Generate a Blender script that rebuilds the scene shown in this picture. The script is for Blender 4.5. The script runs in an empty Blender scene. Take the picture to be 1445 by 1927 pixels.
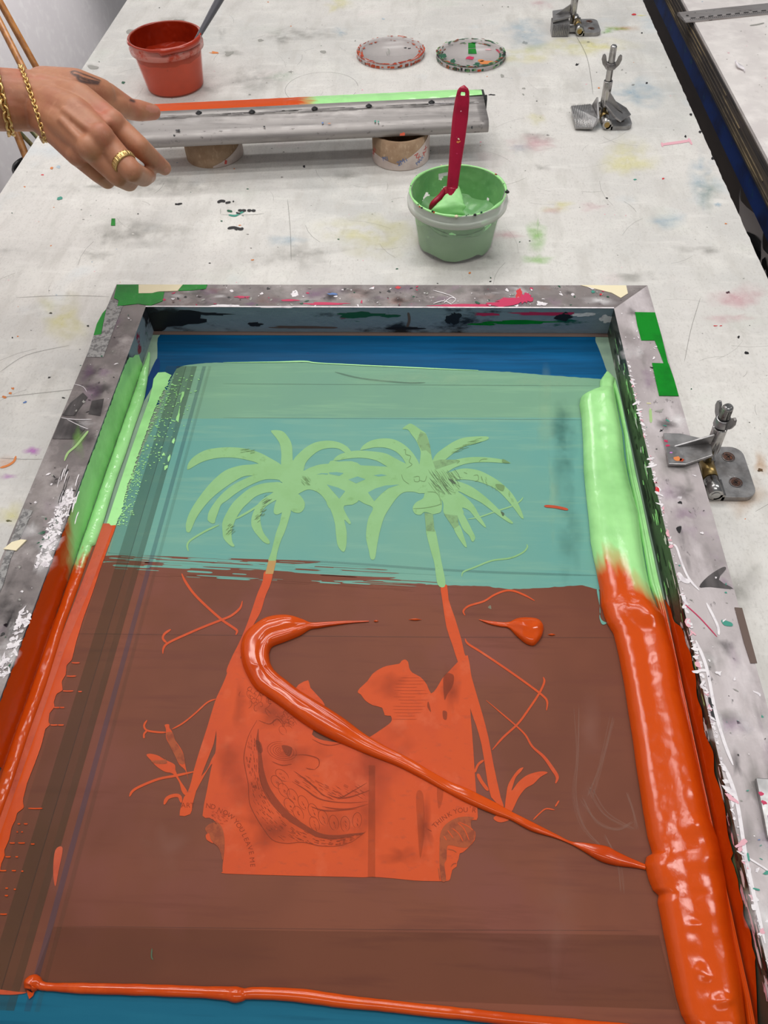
import bpy, bmesh, math, random
import numpy as np
from mathutils import Vector, Matrix, noise
from mathutils.geometry import tessellate_polygon
random.seed(11)
SC = bpy.context.scene
COL = SC.collection
# ------------------------------------------------------------------ camera, world, lights, exposure
T = 0.86            # height of the table top above the floor
HC = 0.58           # height of the camera above the table top
FPX, PW, PH = 1400.0, 1445, 1927
RX = np.array([0.99885153, 0.01577965, -0.04523968])
RY = np.array([0.03995511, -0.79543071, 0.60472603])
RZ = -np.cross(RX, RY)
RZ = RZ if RZ[1] < 0 else -RZ
ROT = np.array([RX, RY, RZ])
cam_d = bpy.data.cameras.new('camera'); cam = bpy.data.objects.new('camera', cam_d); COL.objects.link(cam)
cam_d.sensor_fit = 'HORIZONTAL'; cam_d.sensor_width = 36; cam_d.lens = FPX / PW * 36; cam_d.clip_start = 0.01
m = Matrix.Identity(4)
for r in range(3):
    m[r][0], m[r][1], m[r][2] = ROT[r][0], -ROT[r][1], -ROT[r][2]
m[0][3], m[1][3], m[2][3] = 0, 0, T + HC
cam.matrix_world = m
SC.camera = cam
SC.view_settings.view_transform = 'Standard'; SC.view_settings.look = 'None'
SC.view_settings.exposure = -0.33; SC.view_settings.gamma = 1; SC.view_settings.use_curve_mapping = False
wd = bpy.data.worlds.new('world'); SC.world = wd; wd.use_nodes = True
wd.node_tree.nodes['Background'].inputs[0].default_value = (0.93, 0.96, 1.0, 1)
wd.node_tree.nodes['Background'].inputs[1].default_value = 0.26
def area(name, loc, tgt, sx, sy, power, col=(1, .985, .96)):
    d = bpy.data.lights.new(name, 'AREA'); d.shape = 'RECTANGLE'; d.size = sx; d.size_y = sy; d.energy = power; d.color = col
    o = bpy.data.objects.new(name, d); COL.objects.link(o); o.location = loc
    o.rotation_euler = (Vector(tgt) - Vector(loc)).to_track_quat('-Z', 'Y').to_euler(); return o
area('strip_lamp', (-0.45, 0.80, T + 1.8), (-0.55, 0.80, T), 0.07, 1.20, 9.0)
area('strip_lamp', (1.30, 0.55, T + 1.8), (1.0, 0.55, T), 0.08, 1.30, 15.5)
area('ceiling_or_fill_panel', (0.0, -1.1, T + 3.2), (0.0, 0.5, T), 2.0, 0.3, 18)  # added fill standing in for light bounced from the front
area('ceiling_or_fill_panel', (-0.75, 2.05, T + 3.3), (-0.3, 0.5, T), 2.4, 0.30, 46)
area('ceiling_or_fill_panel', (-0.50, 3.90, T + 3.2), (-0.1, 0.6, T), 2.0, 0.30, 40)
sl = bpy.data.lights.new('wall_fill_spot', 'SPOT'); sl.energy = 140; sl.spot_size = math.radians(64); sl.spot_blend = .6; sl.shadow_soft_size = .12  # unseen spot added to brighten the left wall
so = bpy.data.objects.new('wall_fill_spot', sl); COL.objects.link(so); so.location = (-.78, 2.5, T + 1.0); so.rotation_euler = (Vector((-1.2, 2.35, T - .30)) - so.location).to_track_quat('-Z', 'Y').to_euler()

# ------------------------------------------------------------------ pixel helpers: a pixel's ray met with a real plane
def ray(u, v): return ROT @ np.array([u - PW / 2, v - PH / 2, FPX])
def W(u, v, z=0.0):
    d = ray(u, v); t = (z - HC) / d[2]; return Vector((t * d[0], t * d[1], T + z))
def on_x(u, v, x):
    d = ray(u, v); t = x / d[0]; return Vector((x, t * d[1], T + HC + t * d[2]))
def on_y(u, v, y):
    d = ray(u, v); t = y / d[1]; return Vector((t * d[0], y, T + HC + t * d[2]))
def on_d(u, v, depth):
    d = ray(u, v) / FPX * depth; return Vector((d[0], d[1], T + HC + d[2]))
def PX(p):
    q = ROT.T @ np.array([p[0], p[1], p[2] - T - HC]); return q[0] / q[2] * FPX + PW / 2, q[1] / q[2] * FPX + PH / 2
def crop(pts, ox, oy, s): return [(ox + x / s, oy + y / s) for x, y in pts]
def nz(x, y, z=0.0): return noise.noise(Vector((x, y, z)))
def smooth(pts, closed=True, n=4):
    P = [Vector(tuple(p) + ((0,) if len(p) == 2 else ())) for p in pts]; N = len(P); out = []
    for i in range(N if closed else N - 1):
        p0 = P[(i - 1) % N] if closed or i > 0 else P[0]; p1 = P[i]
        p2 = P[(i + 1) % N]; p3 = P[(i + 2) % N] if closed or i + 2 < N else P[-1]
        for k in range(n):
            t = k / n
            q = 0.5 * ((2 * p1) + (p2 - p0) * t + (2 * p0 - 5 * p1 + 4 * p2 - p3) * t * t + (3 * p1 - p0 - 3 * p2 + p3) * t ** 3)
            out.append(q)
    if not closed: out.append(P[-1])
    return [tuple(q) if len(pts[0]) == 3 else (q.x, q.y) for q in out]
def resample(pts, n):
    P = [Vector(tuple(p) + ((0,) if len(p) == 2 else ())) for p in pts]
    L = [0]
    for a, b in zip(P, P[1:]): L.append(L[-1] + (b - a).length)
    out = []; j = 0
    for i in range(n):
        s = L[-1] * i / (n - 1)
        while j < len(P) - 2 and L[j + 1] < s: j += 1
        f = (s - L[j]) / max(1e-9, L[j + 1] - L[j]); out.append(P[j].lerp(P[j + 1], min(1, max(0, f))))
    return out

# ------------------------------------------------------------------ materials
def lin(c): return c / 12.92 if c <= .04045 else ((c + .055) / 1.055) ** 2.4
KA = 1.20
def rgb(r, g, b): return tuple(min(.95, lin(x / 255) * KA) for x in (r, g, b)) + (1,)
def mat(name, base, rough=.5, metal=0., layers=(), bump=None, alpha=1., coat=0., sss=0., spec=.5, rlayer=None, trans=0., ior=1.45):
    """base colour + layers of (noise scale, colour, lo, hi, stretch xyz, detail[, strength])"""
    M = bpy.data.materials.new(name); M.use_nodes = True; nt = M.node_tree; B = nt.nodes['Principled BSDF']
    N = lambda t: nt.nodes.new(t); Lk = nt.links.new
    tc = N('ShaderNodeTexCoord')
    def tex(scale, st=(1, 1, 1), det=4, off=0):
        mp = N('ShaderNodeMapping'); mp.inputs['Scale'].default_value = st; mp.inputs['Location'].default_value = (off, off * .7, off * .3)
        Lk(tc.outputs['Object'], mp.inputs['Vector'])
        tx = N('ShaderNodeTexNoise'); tx.inputs['Scale'].default_value = scale; tx.inputs['Detail'].default_value = det
        tx.inputs['Roughness'].default_value = .62
        Lk(mp.outputs['Vector'], tx.inputs['Vector']); return tx.outputs['Fac']
    cur = None
    for i, l in enumerate(layers):
        sc, c, lo, hi = l[:4]; st = l[4] if len(l) > 4 else (1, 1, 1); det = l[5] if len(l) > 5 else 4; stren = l[6] if len(l) > 6 else 1.
        mr = N('ShaderNodeMapRange'); mr.inputs['From Min'].default_value = lo; mr.inputs['From Max'].default_value = hi
        mr.inputs['To Max'].default_value = stren
        Lk(tex(sc, st, det, i * 3.7 + 1), mr.inputs['Value'])
        mx = N('ShaderNodeMix'); mx.data_type = 'RGBA'; Lk(mr.outputs['Result'], mx.inputs['Factor'])
        if cur is None: mx.inputs['A'].default_value = base
        else: Lk(cur, mx.inputs['A'])
        mx.inputs['B'].default_value = c; cur = mx.outputs['Result']
    if cur is None: B.inputs['Base Color'].default_value = base
    else: Lk(cur, B.inputs['Base Color'])
    B.inputs['Roughness'].default_value = rough; B.inputs['Metallic'].default_value = metal
    if rlayer:
        mr = N('ShaderNodeMapRange'); mr.inputs['From Min'].default_value = .35; mr.inputs['From Max'].default_value = .65
        mr.inputs['To Min'].default_value = rlayer[1]; mr.inputs['To Max'].default_value = rlayer[2]
        Lk(tex(rlayer[0], (1, 1, 1), 4, 9), mr.inputs['Value']); Lk(mr.outputs['Result'], B.inputs['Roughness'])
    B.inputs['Alpha'].default_value = alpha; B.inputs['Coat Weight'].default_value = coat; B.inputs['Coat Roughness'].default_value = .08
    B.inputs['Specular IOR Level'].default_value = spec; B.inputs['IOR'].default_value = ior
    B.inputs['Transmission Weight'].default_value = trans
    if sss:
        B.inputs['Subsurface Weight'].default_value = sss; B.inputs['Subsurface Radius'].default_value = (.9, .35, .2); B.inputs['Subsurface Scale'].default_value = .006
    if bump:
        bp = N('ShaderNodeBump'); bp.inputs['Strength'].default_value = bump[1]; bp.inputs['Distance'].default_value = bump[2] if len(bump) > 2 else .001
        Lk(tex(bump[0], bump[3] if len(bump) > 3 else (1, 1, 1), 6, 5), bp.inputs['Height']); Lk(bp.outputs['Normal'], B.inputs['Normal'])
    return M
def attr_mix(M, colour, attr='mix'):
    """mix the finished base colour towards `colour` by a point attribute (where the second ink lies)"""
    nt = M.node_tree; B = nt.nodes['Principled BSDF']; inp = B.inputs['Base Color']
    at = nt.nodes.new('ShaderNodeAttribute'); at.attribute_name = attr
    mx = nt.nodes.new('ShaderNodeMix'); mx.data_type = 'RGBA'
    if inp.is_linked: nt.links.new(inp.links[0].from_socket, mx.inputs['A'])
    else: mx.inputs['A'].default_value = inp.default_value[:]
    mx.inputs['B'].default_value = colour
    nt.links.new(at.outputs['Fac'], mx.inputs['Factor']); nt.links.new(mx.outputs['Result'], inp); return M

ORANGE = rgb(196, 72, 12); GREEN = rgb(162, 222, 146)
M = {}
M['table'] = mat('table_laminate', rgb(204, 200, 195), .42, layers=[
    (2.2, rgb(188, 187, 183), .42, .66), (9, rgb(214, 211, 205), .45, .72, (1, 1, 1), 6), (5, rgb(190, 196, 184), .6, .78, (1, 1.4, 1), 3, .6),
    (6, rgb(206, 186, 186), .64, .8, (1, 1, 1), 3, .6), (70, rgb(168, 164, 158), .60, .78, (1, .4, 1), 8, .6), (240, rgb(150, 146, 140), .66, .78, (.3, 1.2, 1), 4, .5),
    (7, rgb(178, 194, 204), .64, .82, (1, 1, 1), 2, .6), (420, rgb(168, 163, 157), .52, .7, (1, .6, 1), 5, .45), (45, rgb(180, 176, 169), .5, .68, (1, .22, 1), 8, .5), (60, rgb(222, 219, 214), .55, .72, (.25, 1, 1), 8, .5)], bump=(180, .12, .0004), rlayer=(14, .34, .6))
M['table2'] = mat('second_table_laminate', rgb(212, 206, 202), .45, layers=[(4, rgb(196, 188, 186), .42, .7), (22, rgb(224, 218, 214), .45, .7), (90, rgb(176, 168, 164), .6, .8, (1, .5, 1), 6, .6)], bump=(180, .12, .0004))
M['edge'] = mat('table_edge_core', rgb(120, 112, 104), .8, layers=[(60, rgb(70, 64, 60), .45, .6, (1, .3, 1))])
M['ply'] = mat('stained_plywood', rgb(58, 54, 54), .65, layers=[(14, rgb(92, 80, 66), .48, .66, (1, .12, 6), 6), (160, rgb(26, 26, 28), .5, .66, (1, .05, 3), 5), (30, rgb(64, 50, 62), .6, .75, (1, .5, 1))], bump=(120, .4, .001, (1, .08, 4)))
M['plystripe'] = mat('plywood_layer', rgb(128, 112, 84), .7, layers=[(40, rgb(70, 62, 54), .42, .6, (1, .2, 1))])
M['blue_steel'] = mat('blue_painted_steel', rgb(12, 46, 108), .5, layers=[(14, rgb(8, 22, 60), .45, .65), (60, rgb(24, 78, 96), .62, .72, (1, .5, 1)), (90, rgb(120, 40, 50), .74, .8)])
M['black'] = mat('black_plastic', rgb(22, 22, 24), .45)
M['darkpanel'] = mat('dark_board', rgb(104, 95, 90), .6, layers=[(6, rgb(80, 73, 70), .4, .7, (1, .3, 1))])
M['wall'] = mat('painted_wall', rgb(226, 219, 219), .6, layers=[(1.6, rgb(216, 209, 210), .4, .7), (30, rgb(230, 224, 223), .5, .7), (120, rgb(150, 148, 148), .74, .8, (1, 1, .6), 3)], bump=(60, .08, .001))
KA = 1.0
M['floor'] = mat('dark_floor', rgb(60, 58, 58), .7, layers=[(5, rgb(40, 38, 38), .4, .6)])
M['folder'] = mat('brown_folder', rgb(92, 66, 60), .6); M['paper'] = mat('grey_paper', rgb(216, 208, 204), .7)
M['wood'] = mat('stick_wood', rgb(158, 104, 50), .45, layers=[(30, rgb(126, 76, 34), .42, .62, (3, 3, .15), 5)])
M['wood2'] = mat('green_stained_wood', rgb(118, 100, 52), .6, layers=[(40, rgb(72, 74, 40), .42, .58, (2, 2, .3), 5)])
M['alu'] = mat('brushed_aluminium', rgb(158, 152, 149), .42, .32, layers=[(20, rgb(124, 119, 117), .5, .7, (.3, 3, 3), 6), (160, rgb(96, 90, 88), .62, .74, (.6, 1, 1), 4)], rlayer=(40, .32, .5), bump=(300, .1, .0003, (.05, 1, 1)))
M['alu_dull'] = mat('scuffed_aluminium', rgb(186, 180, 178), .45, .8, layers=[(12, rgb(150, 140, 136), .45, .68, (.4, 2, 2), 6), (90, rgb(70, 62, 58), .64, .72, (.5, 1, 1), 5)], bump=(200, .15, .0003))
M['chrome'] = mat('clamp_metal', rgb(176, 174, 172), .2, 1., layers=[(50, rgb(130, 126, 122), .5, .72), (260, rgb(96, 88, 82), .64, .74)], rlayer=(70, .12, .34))
M['chromeflat'] = mat('clamp_cast_metal', rgb(160, 158, 158), .36, .85, layers=[(40, rgb(128, 124, 122), .45, .68), (220, rgb(210, 208, 206), .66, .76)], rlayer=(60, .28, .5))
M['rust'] = mat('rusty_screw', rgb(92, 62, 50), .7, .4, layers=[(300, rgb(48, 34, 30), .45, .6), (400, rgb(150, 84, 52), .62, .7)], bump=(500, .5, .0006))
M['cross'] = mat('screw_recess', rgb(30, 22, 20), .8)
M['brass'] = mat('grimy_brass', rgb(160, 136, 88), .35, .9)
M['rubber'] = mat('black_rubber', rgb(40, 42, 42), .6)
M['card'] = mat('cardboard', rgb(176, 148, 120), .8, layers=[(60, rgb(160, 130, 102), .4, .65), (300, rgb(196, 168, 140), .58, .7, (1, 1, .4))], bump=(300, .1, .0004))
M['cardpaper'] = mat('tape_paper', rgb(214, 200, 192), .6, layers=[(40, rgb(200, 182, 174), .45, .7)])
M['tred'] = mat('red_print', rgb(206, 84, 76), .6); M['tblue'] = mat('blue_print', rgb(96, 128, 184), .6)
M['plast'] = mat('clear_tub_plastic', rgb(226, 228, 226), .2, alpha=.13, spec=.6)
M['rimplast'] = mat('cloudy_rim_plastic', rgb(216, 218, 210), .22, alpha=.62, spec=.6)
M['redplast'] = mat('ink_stained_plastic', rgb(236, 110, 80), .28, alpha=.30, spec=.5)
M['lidplast'] = mat('clear_lid_plastic', rgb(214, 206, 204), .25, alpha=.48, spec=.6)
M['orange'] = mat('orange_ink', ORANGE, .13, coat=.0, layers=[(14, rgb(196, 66, 8), .45, .65), (60, rgb(214, 84, 20), .56, .72)], bump=(110, .08, .0005))
M['orange_d'] = mat('orange_ink_dried', rgb(198, 78, 34), .35, layers=[(30, rgb(178, 64, 26), .45, .65), (160, rgb(150, 44, 18), .62, .75)], bump=(160, .25, .0008))
M['red_ink'] = mat('red_orange_ink', rgb(176, 52, 24), .2, coat=.3, layers=[(20, rgb(148, 40, 16), .45, .65)], bump=(90, .25, .001))
M['red_w'] = mat('red_ink_through_wall', rgb(212, 80, 50), .35, layers=[(16, rgb(188, 62, 40), .45, .62), (30, rgb(170, 50, 30), .58, .7)])
M['red_in'] = mat('shaded_red_ink', rgb(150, 38, 14), .16, layers=[(20, rgb(132, 30, 10), .45, .65)])  # shade inside the tub put into a darker ink colour
M['redrim'] = mat('ink_stained_rim', rgb(226, 150, 136), .22, alpha=.62, layers=[(40, rgb(206, 76, 50), .5, .6)])
M['green'] = mat('green_ink', GREEN, .32, layers=[(12, rgb(148, 212, 134), .45, .65), (70, rgb(168, 228, 150), .55, .72)], bump=(120, .22, .0008))
M['green_tub'] = mat('green_ink_in_tub', rgb(134, 190, 126), .3, layers=[(16, rgb(116, 176, 116), .42, .65), (70, rgb(148, 204, 138), .55, .72)], bump=(60, .35, .002))
M['green_w'] = mat('green_ink_seen_through_wall', rgb(124, 172, 118), .4, layers=[(12, rgb(138, 184, 132), .45, .7), (30, rgb(112, 158, 112), .55, .75)])
M['bank'] = attr_mix(mat('two_colour_ink', GREEN, .14, layers=[(12, rgb(150, 214, 136), .45, .65)], bump=(330, .26, .0006, (1, .5, 1)), spec=.5), ORANGE)
M['pink_sil'] = mat('raspberry_silicone', rgb(172, 18, 56), .28, layers=[(40, rgb(150, 12, 46), .5, .7)])
M['grey_sil'] = mat('grey_handle', rgb(92, 92, 98), .4)
M['skin'] = mat('skin', rgb(186, 128, 96), .48, sss=.18, layers=[(30, rgb(172, 110, 82), .45, .68), (90, rgb(200, 142, 112), .55, .72, (1, 1, 1), 5, .7), (16, rgb(190, 116, 92), .55, .72)], bump=(380, .22, .0007))
attr_mix(M['skin'], rgb(52, 46, 50), 'tattoo'); attr_mix(M['skin'], rgb(206, 138, 122), 'nail')
M['gold'] = mat('gold', rgb(214, 178, 116), .3, .9)
# screen film colours
M['margin'] = mat('coated_mesh', rgb(146, 172, 148), .5, spec=.15, layers=[(20, rgb(126, 150, 134), .4, .7)])
M['f_blue'] = mat('dark_blue_film', rgb(0, 72, 112), .5, spec=.15, layers=[(10, rgb(0, 92, 142), .42, .66, (.3, 3, 1)), (40, rgb(0, 62, 98), .5, .7, (.1, 2, 1))])
M['f_blue2'] = mat('teal_blue_film', rgb(22, 98, 124), .5, spec=.15, layers=[(8, rgb(34, 112, 136), .42, .66, (.3, 3, 1)), (60, rgb(16, 84, 110), .55, .7, (.1, 2, 1))])
M['f_stroke'] = mat('navy_smear', rgb(16, 58, 110), .5, spec=.15)
M['f_green'] = mat('upper_green_film', rgb(122, 166, 138), .5, spec=.15, layers=[(5, rgb(116, 160, 138), .42, .68), (50, rgb(132, 176, 144), .52, .72, (.15, 1.6, 1))])
M['f_teal'] = mat('lower_green_film', rgb(118, 168, 150), .5, spec=.15, layers=[(4, rgb(106, 164, 154), .42, .66), (60, rgb(126, 174, 154), .52, .72, (.15, 1.6, 1))])
M['f_brown'] = mat('brown_film', rgb(128, 76, 57), .5, spec=.15, layers=[(4, rgb(112, 66, 50), .42, .66), (7, rgb(128, 76, 66), .5, .72), (60, rgb(114, 66, 52), .52, .72, (.15, 1.6, 1))])
M['t_dark'] = mat('dark_tape_band', rgb(64, 70, 48), .5, alpha=.24, spec=.2); M['t_mid'] = mat('tape_band', rgb(76, 78, 62), .5, alpha=.11, spec=.2); M['t_faint'] = mat('faint_tape_band', rgb(70, 46, 24), .5, alpha=.16, spec=.2)  # translucent dark bands of tape under the film
M['t_blue'] = mat('blue_edge_line', rgb(60, 84, 110), .5, alpha=.24, spec=.2); M['t_line'] = mat('fine_dark_line', rgb(40, 40, 36), .5, alpha=.3)
M['t_light'] = mat('pale_ghost_mark', rgb(176, 140, 124), .5, alpha=.11, spec=.2); M['t_lightg'] = mat('pale_ghost_stain', rgb(150, 190, 160), .5, alpha=.3)
M['t_shadeg'] = mat('darker_ghost_stain', rgb(84, 130, 122), .4, alpha=.3)
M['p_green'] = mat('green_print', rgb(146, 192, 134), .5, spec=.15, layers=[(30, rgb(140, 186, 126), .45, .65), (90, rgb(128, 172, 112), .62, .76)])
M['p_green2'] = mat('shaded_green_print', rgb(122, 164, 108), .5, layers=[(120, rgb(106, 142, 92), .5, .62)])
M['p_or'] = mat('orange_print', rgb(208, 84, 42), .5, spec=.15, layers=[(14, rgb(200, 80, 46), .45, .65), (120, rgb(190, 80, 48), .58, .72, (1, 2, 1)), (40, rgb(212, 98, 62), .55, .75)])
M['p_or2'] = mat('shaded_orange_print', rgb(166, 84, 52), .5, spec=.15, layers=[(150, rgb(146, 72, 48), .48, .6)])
M['p_mix'] = mat('blended_print', rgb(186, 146, 92), .5, spec=.15)
M['ln_g'] = mat('pencil_line_on_green', rgb(110, 146, 92), .6); M['ln_dk'] = mat('dark_pencil_line', rgb(74, 96, 70), .6)
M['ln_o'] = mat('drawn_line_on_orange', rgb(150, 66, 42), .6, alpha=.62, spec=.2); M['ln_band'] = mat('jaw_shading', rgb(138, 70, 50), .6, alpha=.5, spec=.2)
# frame
KA = 1.12
M['rail'] = mat('worn_rail', rgb(128, 120, 118), .5, .15, layers=[(9, rgb(96, 88, 88), .44, .62, (1, 1, 1), 7), (26, rgb(156, 148, 146), .5, .68, (1, 1, 1), 7), (14, rgb(138, 116, 130), .6, .74),
    (110, rgb(60, 54, 56), .64, .72, (1, 1, 1), 6), (46, rgb(212, 206, 208), .68, .75, (1, 1, 1), 8), (20, rgb(124, 130, 104), .68, .8)], bump=(120, .3, .0008), rlayer=(30, .35, .7))
M['railR'] = mat('pale_worn_rail', rgb(184, 175, 175), .45, .2, layers=[(9, rgb(156, 146, 147), .44, .64, (1, .5, 1), 7), (30, rgb(206, 197, 198), .5, .68, (1, .4, 1), 7), (14, rgb(168, 146, 164), .58, .74),
    (110, rgb(84, 78, 80), .65, .73, (1, .6, 1), 6), (40, rgb(222, 216, 218), .68, .75, (1, 1, 1), 8)], bump=(120, .3, .0008), rlayer=(30, .3, .6))
M['rin'] = mat('rail_inside_paint', rgb(126, 140, 150), .35, layers=[(14, rgb(38, 40, 44), .57, .63, (.5, 1, 1.2), 8), (22, rgb(130, 28, 56), .62, .66, (.5, 1, 1.6), 6), (24, rgb(24, 86, 66), .66, .7, (.4, 1, 2), 6), (60, rgb(140, 150, 160), .6, .7, (.5, 1, 1), 6)], bump=(80, .5, .002))
M['rinR'] = mat('right_rail_inside_paint', rgb(62, 70, 58), .4, layers=[(16, rgb(34, 40, 38), .48, .6, (1, .25, 1), 7), (30, rgb(110, 150, 100), .58, .66, (1, .2, 1), 6), (40, rgb(196, 184, 186), .66, .72, (1, .3, 1), 6)], bump=(80, .4, .0015))
M['white'] = mat('white_paint', rgb(228, 222, 224), .5, layers=[(120, rgb(206, 198, 202), .5, .65)]); M['blk'] = mat('black_paint', rgb(30, 28, 30), .4); M['mag'] = mat('magenta_paint', rgb(190, 40, 84), .45)
M['red'] = mat('red_paint', rgb(200, 44, 52), .4); M['teal'] = mat('teal_paint', rgb(60, 142, 124), .5); M['dgreen'] = mat('dark_green_paint', rgb(24, 84, 58), .5); M['purple'] = mat('purple_stain', rgb(186, 120, 190), .6)
M['gtape'] = mat('green_tape', rgb(8, 130, 30), .22, layers=[(40, rgb(6, 112, 26), .45, .65)], bump=(70, .35, .0015)); M['cream'] = mat('cream_tape', rgb(230, 218, 184), .6)
M['greytape'] = mat('grey_cloth_tape', rgb(150, 148, 146), .7, layers=[(260, rgb(104, 102, 102), .46, .58)]); M['browntape'] = mat('brown_tape', rgb(98, 80, 72), .5); M['darktape'] = mat('dark_tape_patch', rgb(58, 54, 54), .45, layers=[(30, rgb(96, 90, 90), .5, .65, (1, .2, 1))])
M['gm'] = mat('grey_mark', rgb(150, 148, 142), .6); M['pk'] = mat('pink_mark', rgb(222, 168, 178), .6); M['lg'] = mat('lime_stain', rgb(168, 206, 132), .6, alpha=.75); M['bl'] = mat('pale_blue_stain', rgb(182, 200, 212), .6, alpha=.7); M['yl'] = mat('yellow_stain', rgb(226, 222, 160), .6, alpha=.7)
M['scratch'] = mat('scratch', rgb(120, 116, 112), .6, alpha=.5); M['om'] = mat('orange_mark', rgb(210, 126, 66), .6); M['rustst'] = mat('rust_stain', rgb(196, 158, 118), .6, alpha=.4)

def soft_mat(name, colour, strength, scale=40):
    M_ = mat(name, colour, .5, spec=.2); nt = M_.node_tree; B = nt.nodes['Principled BSDF']
    at = nt.nodes.new('ShaderNodeAttribute'); at.attribute_name = 'soft'; tc = nt.nodes.new('ShaderNodeTexCoord')
    tx = nt.nodes.new('ShaderNodeTexNoise'); tx.inputs['Scale'].default_value = scale; tx.inputs['Detail'].default_value = 6; nt.links.new(tc.outputs['Object'], tx.inputs['Vector'])
    mr = nt.nodes.new('ShaderNodeMapRange'); mr.inputs['From Min'].default_value = .32; mr.inputs['From Max'].default_value = .68; nt.links.new(tx.outputs['Fac'], mr.inputs['Value'])
    m1 = nt.nodes.new('ShaderNodeMath'); m1.operation = 'MULTIPLY'; nt.links.new(at.outputs['Fac'], m1.inputs[0]); nt.links.new(mr.outputs['Result'], m1.inputs[1])
    m2 = nt.nodes.new('ShaderNodeMath'); m2.operation = 'MULTIPLY'; m2.inputs[1].default_value = strength; nt.links.new(m1.outputs[0], m2.inputs[0]); nt.links.new(m2.outputs[0], B.inputs['Alpha']); return M_
for n_, c_, st_ in (('s_lime', (140, 200, 90), .7), ('s_yellow', (226, 220, 130), .5), ('s_blue', (150, 184, 206), .5), ('s_pink', (214, 140, 156), .45), ('s_purple', (190, 90, 196), .8), ('s_grey', (140, 138, 132), .45), ('s_rust', (196, 150, 100), .5), ('s_orange', (222, 140, 80), .5), ('s_teal', (72, 122, 112), .45), ('s_pale', (170, 205, 170), .4), ('s_brownp', (170, 120, 105), .3), ('s_print', (140, 62, 40), .55), ('s_white', (232, 228, 228), .9), ('s_mauve', (150, 110, 150), .4), ('s_dark', (48, 44, 46), .7)):
    M[n_] = soft_mat(n_, rgb(*c_), st_)

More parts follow.
